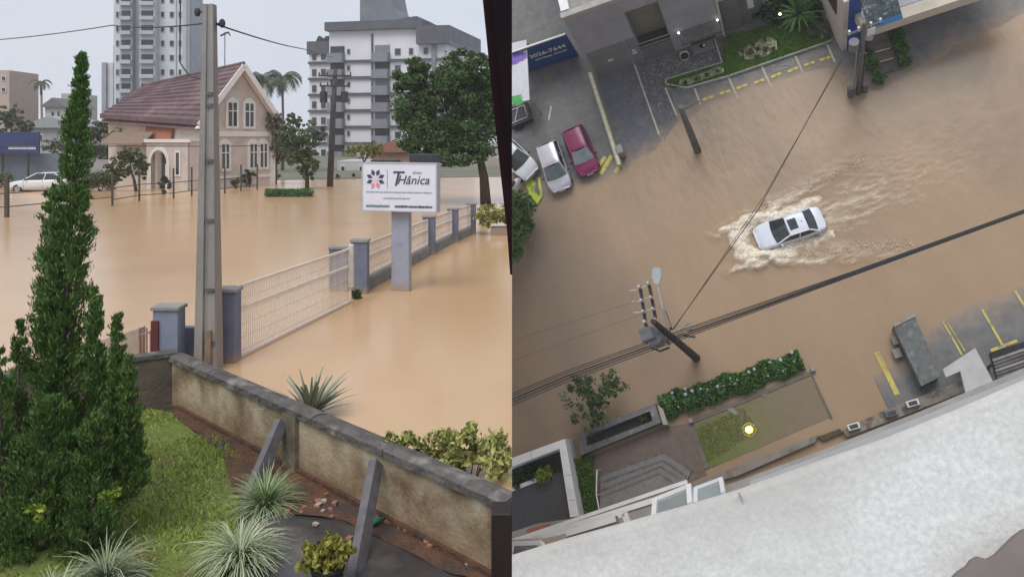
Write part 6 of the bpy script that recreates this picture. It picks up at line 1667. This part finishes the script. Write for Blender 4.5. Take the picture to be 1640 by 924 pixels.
mb = MB(b); mb.tube(pp, .035, 8); part('rail', mb, M_white, t)
for p in pp:
    mb = MB(b); mb.tube([Vector((p.x, p.y, -.1)), p], .025, 6); part('post', mb, M_white, t)
# white parapet court with gravel, hedge strip
zw = 1.6
b = G(905, 740); t = thing('parapet_wall', 'broad white parapet around the gravel court at lower left', 'wall', b)
M_pw = mat('parapet_white', (.70, .70, .70), (.64, .64, .64), 2, rough=.6, c3=((.55, .55, .54), 1, .6, .75))
o_ = [at(*p, zw) for p in ((790, 744), (905, 702), (927, 826))]; i_ = [at(*p, zw) for p in ((790, 758), (896, 718), (913, 828))]
for k in range(2):
    mb = MB(b); mb.prism([o_[k][:2], o_[k + 1][:2], i_[k + 1][:2], i_[k][:2]], -.2, zw); w_ = part('parapet', mb, M_pw, t)
for (p, q) in (((914, 760), (905, 762)), ((921, 800), (911, 801)), ((850, 722), (852, 737))):
    a_, c_ = at(*p, zw + .003), at(*q, zw + .003); mb = MB(b); mb.bar(a_, c_, .03, .004); part('joint', mb, M_conc, t)
zg = .35
M_grav = mat('dark_gravel', (.095, .095, .10), (.05, .05, .055), 16, detail=3, rough=.85, bump=.9, bscale=24)
me = sheet([tuple(at(*p, zg)[:2]) for p in ((785, 790), (870, 760), (905, 755), (918, 832), (900, 850), (785, 885))], lambda x, y: zg + .02 * fbm(x, y, 6), M_grav, 'gravel', .25); struct('gravel_court', me, M_grav)
me = sheet([tuple(at(*p, .3)[:2]) for p in ((785, 765), (898, 722), (906, 756), (865, 768), (785, 796))], lambda x, y: .3, mat('dark_bed', (.015, .018, .013), (.03, .03, .02), 4, rough=.9, bump=.4), 'plant_bed', .5); struct('plant_bed', me, MATS['dark_bed'])
b = at(835, 775, .5); t = thing('bed_edging', 'white edging between the dark plant bed and the gravel', 'edging', b)
part('edging', walk([at(785, 797, .5), at(864, 766, .5)], .22, .2, .5, 'e', None, base=b), M_pw, t)
treeR('lime_bush', 'bright lime bush at the end of the white edging', (876, 758), .3, 1500, [(0, 0, .45, .5, .42, .3, 30, .2)], M_lime, .16, .04)
treeR('dark_plants', 'dark leafy plants in the bed inside the white parapet', (840, 768), .3, 1600, [(-.8, .1, .3, .9, .4, .25, 18, .25), (.6, .3, .3, .7, .35, .25, 14, .22)], M_deep, .2, .03)
hs = [at(*p, .0) for p in ((914, 735), (950, 728), (956, 818), (928, 828))]; b = hs[0].copy(); t = thing('hedge_strip', 'dark green hedge strip between the white parapet and the steps', 'hedge', b)
P = []
while len(P) < 5200:
    u_, v_ = random.random(), random.random(); q = hs[0].lerp(hs[1], u_).lerp(hs[3].lerp(hs[2], u_), v_); P.append((q.x - b.x, q.y - b.y, random.random() ** .5 * (.55 + .2 * fbm(q.x, q.y, 2))))
M_hs = leafmat('strip_leaf', (.03, .085, .010), (.08, .16, .02))
part('foliage', quads_mesh('foliage', leaf_quads(np.array(P), .13), M_hs), M_hs, t)
# weathered slab, canopy, louvres ------------------------------------------------------------------------
zt_ = 1.3
M_slab = mat('lichen_slab', (.15, .165, .16), (.10, .11, .11), 2, rough=.85, bump=.3, c3=((.23, .24, .23), 2.2, .50, .70))
b = G(1467, 560); t = thing('weathered_slab', 'weathered lichen streaked concrete wall top jutting into the flood', 'wall', b)
q = [at(*p, zt_) for p in ((1431, 522), (1465, 505), (1506, 603), (1476, 618))]
mb = MB(b); mb.prism([p[:2] for p in q], -.3, zt_); part('wall_body', mb, M_slab, t)
mb = MB(b); mb.bar(q[0] + Vector((0, 0, .03)), q[1] + Vector((0, 0, .03)), .14, .08); part('end_lip', mb, M_conc, t)
e = [at(*p, .5) for p in ((1430, 527), (1437, 560), (1448, 575), (1440, 545))]
for (p, w_) in (((1433, 545), .3), ((1437, 566), .45)):
    g_ = G(*p, .3); mb = MB(b); mb.bev(g_.x - w_ / 2, g_.x + w_ / 2, g_.y - .25, g_.y + .25, -.2, .45, .04); part('broken_ledge', mb, M_conc, t)
M_dasph = mat('dark_mat', (.05, .05, .053), (.035, .035, .037), 3, rough=.7, dirt_tone=MUD)
zc_ = 3.2
b = G(1560, 600); t = thing('entrance_canopy', 'pale concrete entrance canopy with a notch above the lower car park', 'canopy', b)
poly = [at(*p, zc_) for p in ((1510, 591), (1562, 557), (1594, 617), (1548, 634), (1538, 594), (1515, 604))]
mb = MB(b); mb.prism([p[:2] for p in poly], zc_ - .3, zc_); part('canopy_slab', mb, mat('pale_concrete', (.50, .49, .49), (.43, .42, .42), 1.5, rough=.7), t)
mb = MB(b); p = poly[1]; mb.box(p.x - .6, p.x - .2, p.y - .6, p.y - .2, -.1, zc_ - .3); part('column', mb, M_conc, t)
mb = MB(b); p = poly[2]; mb.box(p.x - .6, p.x - .2, p.y + .3, p.y + .7, -.1, zc_ - .3); part('column', mb, M_conc, t)
b = G(1615, 600); t = thing('louvred_roof', 'dark roof of long slats beside the pale canopy', 'roof', b)
zl_ = 2.4
for k in range(8):
    p, q = at(1590 + k * 1.4, 577 + k * 5.6, zl_), at(1700 + k * 1.4, 539 + k * 5.6, zl_); mb = MB(b); mb.bar(p, q, .11, .04); part('slat', mb, M_dconc if k % 3 else M_conc, t)
p, q = at(1592, 612, zl_ - .12), at(1583, 570, zl_ - .12); mb = MB(b)
for px_ in (1590, 1630): mb.bar(at(px_, 572 - (px_ - 1590) * .35, zl_ - .1), at(px_ + 12, 618 - (px_ - 1590) * .35, zl_ - .1), .1, .1)
part('joist', mb, M_dark, t)
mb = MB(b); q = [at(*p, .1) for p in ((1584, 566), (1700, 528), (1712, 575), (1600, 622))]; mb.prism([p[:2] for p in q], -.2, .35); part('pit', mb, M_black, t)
for p in ((1596, 580), (1640, 565)):
    g_ = at(*p, zl_); mb = MB(b); mb.box(g_.x - .06, g_.x + .06, g_.y - .06, g_.y + .06, .2, zl_ - .05); part('post', mb, M_dark, t)
# low ledges along the foot of the tower block
M_foot = mat('taupe_ledge', (.25, .225, .195), (.20, .18, .155), 2, rough=.8, c3=((.15, .135, .115), 1.2, .55, .72))
b = G(1230, 740); t = thing('foot_ledge', 'low taupe ledge along the foot of the tower block', 'ledge', b)
for (pts, z, m) in ((((1100, 782), (1115, 772), (1310, 696), (1305, 708), (1180, 762)), .35, M_foot), (((1310, 699), (1345, 686), (1350, 692), (1318, 706)), .25, mat('moss_brown', (.10, .085, .045), (.07, .06, .035), 3, rough=.9, bump=.4)), (((1350, 688), (1420, 655), (1540, 610), (1548, 626), (1440, 668), (1356, 700)), .55, mat('sandy_ledge', (.30, .265, .22), (.2, .18, .15), 3, rough=.9, bump=.5, bscale=14, c3=((.12, .10, .09), 2, .5, .62)))):
    q = [at(*p, z) for p in pts]; mb = MB(b); mb.prism([p[:2] for p in q], -.2, z); part('ledge_block', mb, m, t)
for k, (px, py) in enumerate(((1367, 683), (1427, 662), (1461, 646))):
    g_ = at(px, py, .6); mb = MB(b); mb.bev(g_.x - .32, g_.x + .32, g_.y - .16, g_.y + .16, .5, .95, .03); u_ = part('condenser', mb, M_plate if k != 1 else MATS['grey_tank'], t)
    mb = MB(b); mb.bev(g_.x - .22, g_.x + .22, g_.y - .1, g_.y + .1, .952, .97, .01); part('fan_grille', mb, M_dark, u_)
# tower block: the building one looks down from ---------------------------------------------------------
M_fac = mat('facade_stone', (.33, .31, .285), (.28, .26, .24), 1.2, rough=.85, bump=.15, bscale=10)
b = Vector((0, -1, 0)); t = thing('tower_block', 'pale tower block seen from its rough white ledge straight down', 'tower block', b)
LD = 4.0; zl = HR - LD
mb = MB(b); mb.box(-24, 22, -2.2, -.25, -.3, zl - .4); part('facade_wall', mb, M_fac, t)
M_ledge = mat('sprayed_white_stucco', (.645, .635, .61), (.51, .50, .475), 40, detail=5, rough=.9, bump=.13, bscale=50, c3=((.45, .435, .40), .6, .46, .72), lo=.34, hi=.66, dirt_tone=(.36, .34, .305))
edge = [(820, 888), (905, 862), (1000, 836), (1100, 808), (1180, 784), (1315, 736), (1420, 700), (1530, 656), (1640, 608), (1720, 572)]
E_ = [at(x, y, zl) for x, y in edge]
mb = MB(b)
NS = 160
def ledge_pt(u, v):
    f = u * (len(E_) - 1); k = min(int(f), len(E_) - 2); p = E_[k].lerp(E_[k + 1], f - k)
    yy = p.y - v * 1.9; r = .03
    z = zl
    if v < .02: z -= r * (1 - v / .02) ** 2
    z += .006 * fbm(p.x, yy, 12)
    return (p.x + (-.25 if k == 0 and u == 0 else 0), yy, z)
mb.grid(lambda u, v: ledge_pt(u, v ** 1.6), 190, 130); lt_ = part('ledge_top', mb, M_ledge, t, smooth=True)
am = lt_.data.attributes.new('mud', 'FLOAT', 'POINT')      # ledge colour greyer along the outer edge and the far end
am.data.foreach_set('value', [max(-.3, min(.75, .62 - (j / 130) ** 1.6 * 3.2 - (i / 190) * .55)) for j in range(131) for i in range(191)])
mb = MB(b); j0, j1 = at(1183, 788, zl + .010), at(1190, 803, zl + .010); mb.bar(j0, j1, .006, .006); part('ledge_joint', mb, M_conc, t)
mb = MB(b)
for k in range(len(E_) - 1):
    p, q = E_[k], E_[k + 1]; mb.hex8([(p.x, p.y - 1.9, zl - .35), (q.x, q.y - 1.9, zl - .35), (q.x, q.y - .004, zl - .35), (p.x, p.y - .004, zl - .35), (p.x, p.y - 1.9, zl - .06), (q.x, q.y - 1.9, zl - .06), (q.x, q.y - .004, zl - .03), (p.x, p.y - .004, zl - .03)])
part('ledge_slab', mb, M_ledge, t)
# cornices further down
def band(px, z, m, name, th=.25):
    q = [at(*p, z) for p in px]; mb = MB(b); pl = [p[:2] for p in q] + [(q[-1].x, -.3), (q[0].x, -.3)]; mb.prism(pl, z - th, z); return part(name, mb, m, t)
band(((1090, 803), (1182, 770), (1320, 719), (1460, 664), (1720, 556)), zl - 14, mat('cornice_grey', (.36, .35, .33), (.29, .28, .265), 2, rough=.8, c3=((.22, .2, .18), 1.2, .55, .72)), 'cornice')
band(((1200, 771), (1320, 726), (1460, 673), (1720, 568)), zl - 6, mat('cornice_pale', (.42, .42, .425), (.36, .36, .365), 2, rough=.8), 'cornice', .12)
# open top-hung windows
M_wp = mat('grey_window_glass', (.26, .29, .28), (.22, .25, .24), 1.5, rough=.12)
def awning(q, z, dz, name='awning_window', pm=None):
    "open window sash: outer edge pixels a,b at height z; hinge edge pixels c,d higher up"
    a_, b_, c_, d_ = at(*q[0], z), at(*q[1], z), at(*q[2], z + dz), at(*q[3], z + dz)
    mb = MB(b); 
    for p0, p1 in ((a_, b_), (b_, c_), (d_, a_)): mb.bar(p0, p1, .085, .085)
    f = part(name, mb, M_pw, t)
    mb = MB(b); mb.slab([a_, b_, c_, d_][::-1], (0, 0, -.02)); part('pane', mb, pm or M_wp, f)
    m_ = (a_ + b_) / 2; mb = MB(b); mb.bar(m_ + Vector((0, -.06, .05)), m_ + Vector((0, -.22, .1)), .03); mb.bar(m_ + Vector((-.07, -.08, .05)), m_ + Vector((.07, -.08, .05)), .03); part('handle', mb, M_dark, f)
awning(((1050, 800), (1104, 778), (1106, 808), (1048, 830)), zl - 11, .6)
awning(((1115, 782), (1155, 767), (1159, 790), (1115, 806)), zl - 14, .6)
awning(((820, 872), (866, 870), (874, 895), (814, 912)), zl - 9, .5, pm=mat('brown_glass_dim', (.13, .12, .12), (.10, .095, .095), 2, rough=.15))
for k, (l0, l1, r0, r1, z) in enumerate((((800, 870), (800, 880), (1100, 768), (1104, 776), zl - 30), ((800, 882), (800, 890), (985, 826), (988, 834), zl - 18), ((820, 868), (820, 876), (1046, 797), (1050, 803), zl - 20))):
    q = [at(*p, z) for p in (l0, r0, r1, l1)]; mb = MB(b); mb.prism([(p.x, p.y) for p in (q[0], q[1], Vector((q[1].x, -.3, 0)), Vector((q[0].x, -.3, 0)))], z - .3, z); part('sill', mb, M_fac if k != 1 else M_foot, t); mb = MB(b); mb.bar(q[0] + Vector((0, -.06, .03)), q[1] + Vector((0, -.06, .03)), .14, .06); part('sill_edge', mb, M_pw, t)
band(((800, 858), (860, 838), (930, 828), (1000, 812), (1048, 797)), zl - 34, M_fac, 'storey_ledge', .3)
band(((870, 856), (930, 838), (1010, 815)), zl - 24, M_conc, 'storey_ledge', .3)
band(((800, 866), (870, 862), (900, 855)), zl - 16, mat('tan_ledge', (.42, .36, .29), (.36, .31, .25), 2, rough=.8), 'storey_ledge', .3)
q = [at(*p, zl - 25) for p in ((905, 845), (948, 838), (952, 858), (908, 870))]; mb = MB(b); mb.slab(q, (0, 0, -.1)); part('window_opening', mb, M_glass, t)
q = [at(*p, zl - 22) for p in ((995, 826), (1012, 822), (1016, 838), (998, 842))]; mb = MB(b); mb.slab(q, (0, 0, -.1)); part('window_opening', mb, M_glass, t)
q = at(864, 852, zl - 33.5); mb = MB(b); mb.bev(q.x - .5, q.x + .5, q.y - .25, q.y + .25, q.z - .2, q.z + .3, .04); part('clay_box', mb, M_orange, t)
for pts, z, w_ in ((((842, 867), (1000, 821), (1007, 840)), zl - 19, .16), (((878, 862), (930, 848), (932, 862)), zl - 21, .1), (((905, 848), (1000, 826)), zl - 27, .14), (((912, 838), (915, 872)), zl - 20, .05)):
    for k in range(len(pts) - 1):
        mb = MB(b); mb.bar(at(*pts[k], z), at(*pts[k + 1], z), w_, .12); part('white_trim', mb, M_pw, t)
# irregular dark brown patch laid at the lower right corner of the ledge
b = at(1600, 900, zl + .05); mb = MB(b)
pts = [at(*p, zl + .06) for p in ((1520, 926), (1532, 914), (1545, 906), (1552, 896), (1563, 890), (1578, 894), (1590, 888), (1606, 872), (1620, 858), (1634, 848), (1660, 838), (1700, 960), (1520, 960))]
mb.slab(pts, (0, 0, .05)); single('dark_patch', mb, mat('dark_patch_brown', (.20, .165, .15), (.13, .11, .10), 1.6, rough=.8, c3=((.35, .33, .30), 2, .55, .7)), 'dark brown patch on the white ledge at the lower right corner', 'patch', b)

# ================================================================ rainy air
hb = MB(); hb.box(-960, 140, -60, 960, -90, 130)
M_haze = bpy.data.materials.new('rainy_haze'); M_haze.use_nodes = True
hn = M_haze.node_tree; hn.nodes.clear()
ho = hn.nodes.new('ShaderNodeOutputMaterial'); hv_ = hn.nodes.new('ShaderNodeVolumePrincipled')
hv_.inputs['Color'].default_value = (.93, .95, 1, 1); hv_.inputs['Density'].default_value = .0005; hv_.inputs['Anisotropy'].default_value = .0
hn.links.new(hv_.outputs[0], ho.inputs['Volume'])
hz_ = bpy.data.objects.new('haze', hb.mesh('haze', M_haze)); C.objects.link(hz_); hz_['kind'] = 'stuff'; hz_['label'] = 'thin pale rainy haze filling the air'; hz_['category'] = 'haze'

# ================================================================ cut both places at the line between them
def clip(o, side):
    me = o.data
    mw = o.matrix_world
    xs = [(mw @ Vector(c)).x for c in o.bound_box]
    lo, hi = min(xs), max(xs)
    if side == 'L':
        if hi <= 0: return
        gone = lo >= 0
    else:
        if lo >= 0: return
        gone = hi <= 0
    if gone:
        bpy.data.objects.remove(o); return
    if me.users > 1: me = o.data = me.copy()
    inv = mw.inverted()
    co = inv @ Vector((0, 0, 0)); no = (mw.to_3x3().transposed() @ Vector((1, 0, 0))).normalized()
    co = inv @ mw.translation + (no * (-(mw.translation.x) / (mw.to_3x3() @ no).x))
    bm = bmesh.new(); bm.from_mesh(me)
    bmesh.ops.bisect_plane(bm, geom=bm.verts[:] + bm.edges[:] + bm.faces[:], plane_co=co, plane_no=no, clear_outer=(side == 'L'), clear_inner=(side == 'R'), dist=1e-5)
    nf_ = len(bm.faces)
    bm.to_mesh(me); bm.free()
    if nf_ == 0: bpy.data.objects.remove(o)
bpy.context.view_layer.update()
for o, sd in CLIP:
    clip(o, sd)
for o in list(bpy.data.objects):
    if o.type == 'EMPTY' and not [c for c in bpy.data.objects if c.parent == o]:
        bpy.data.objects.remove(o)
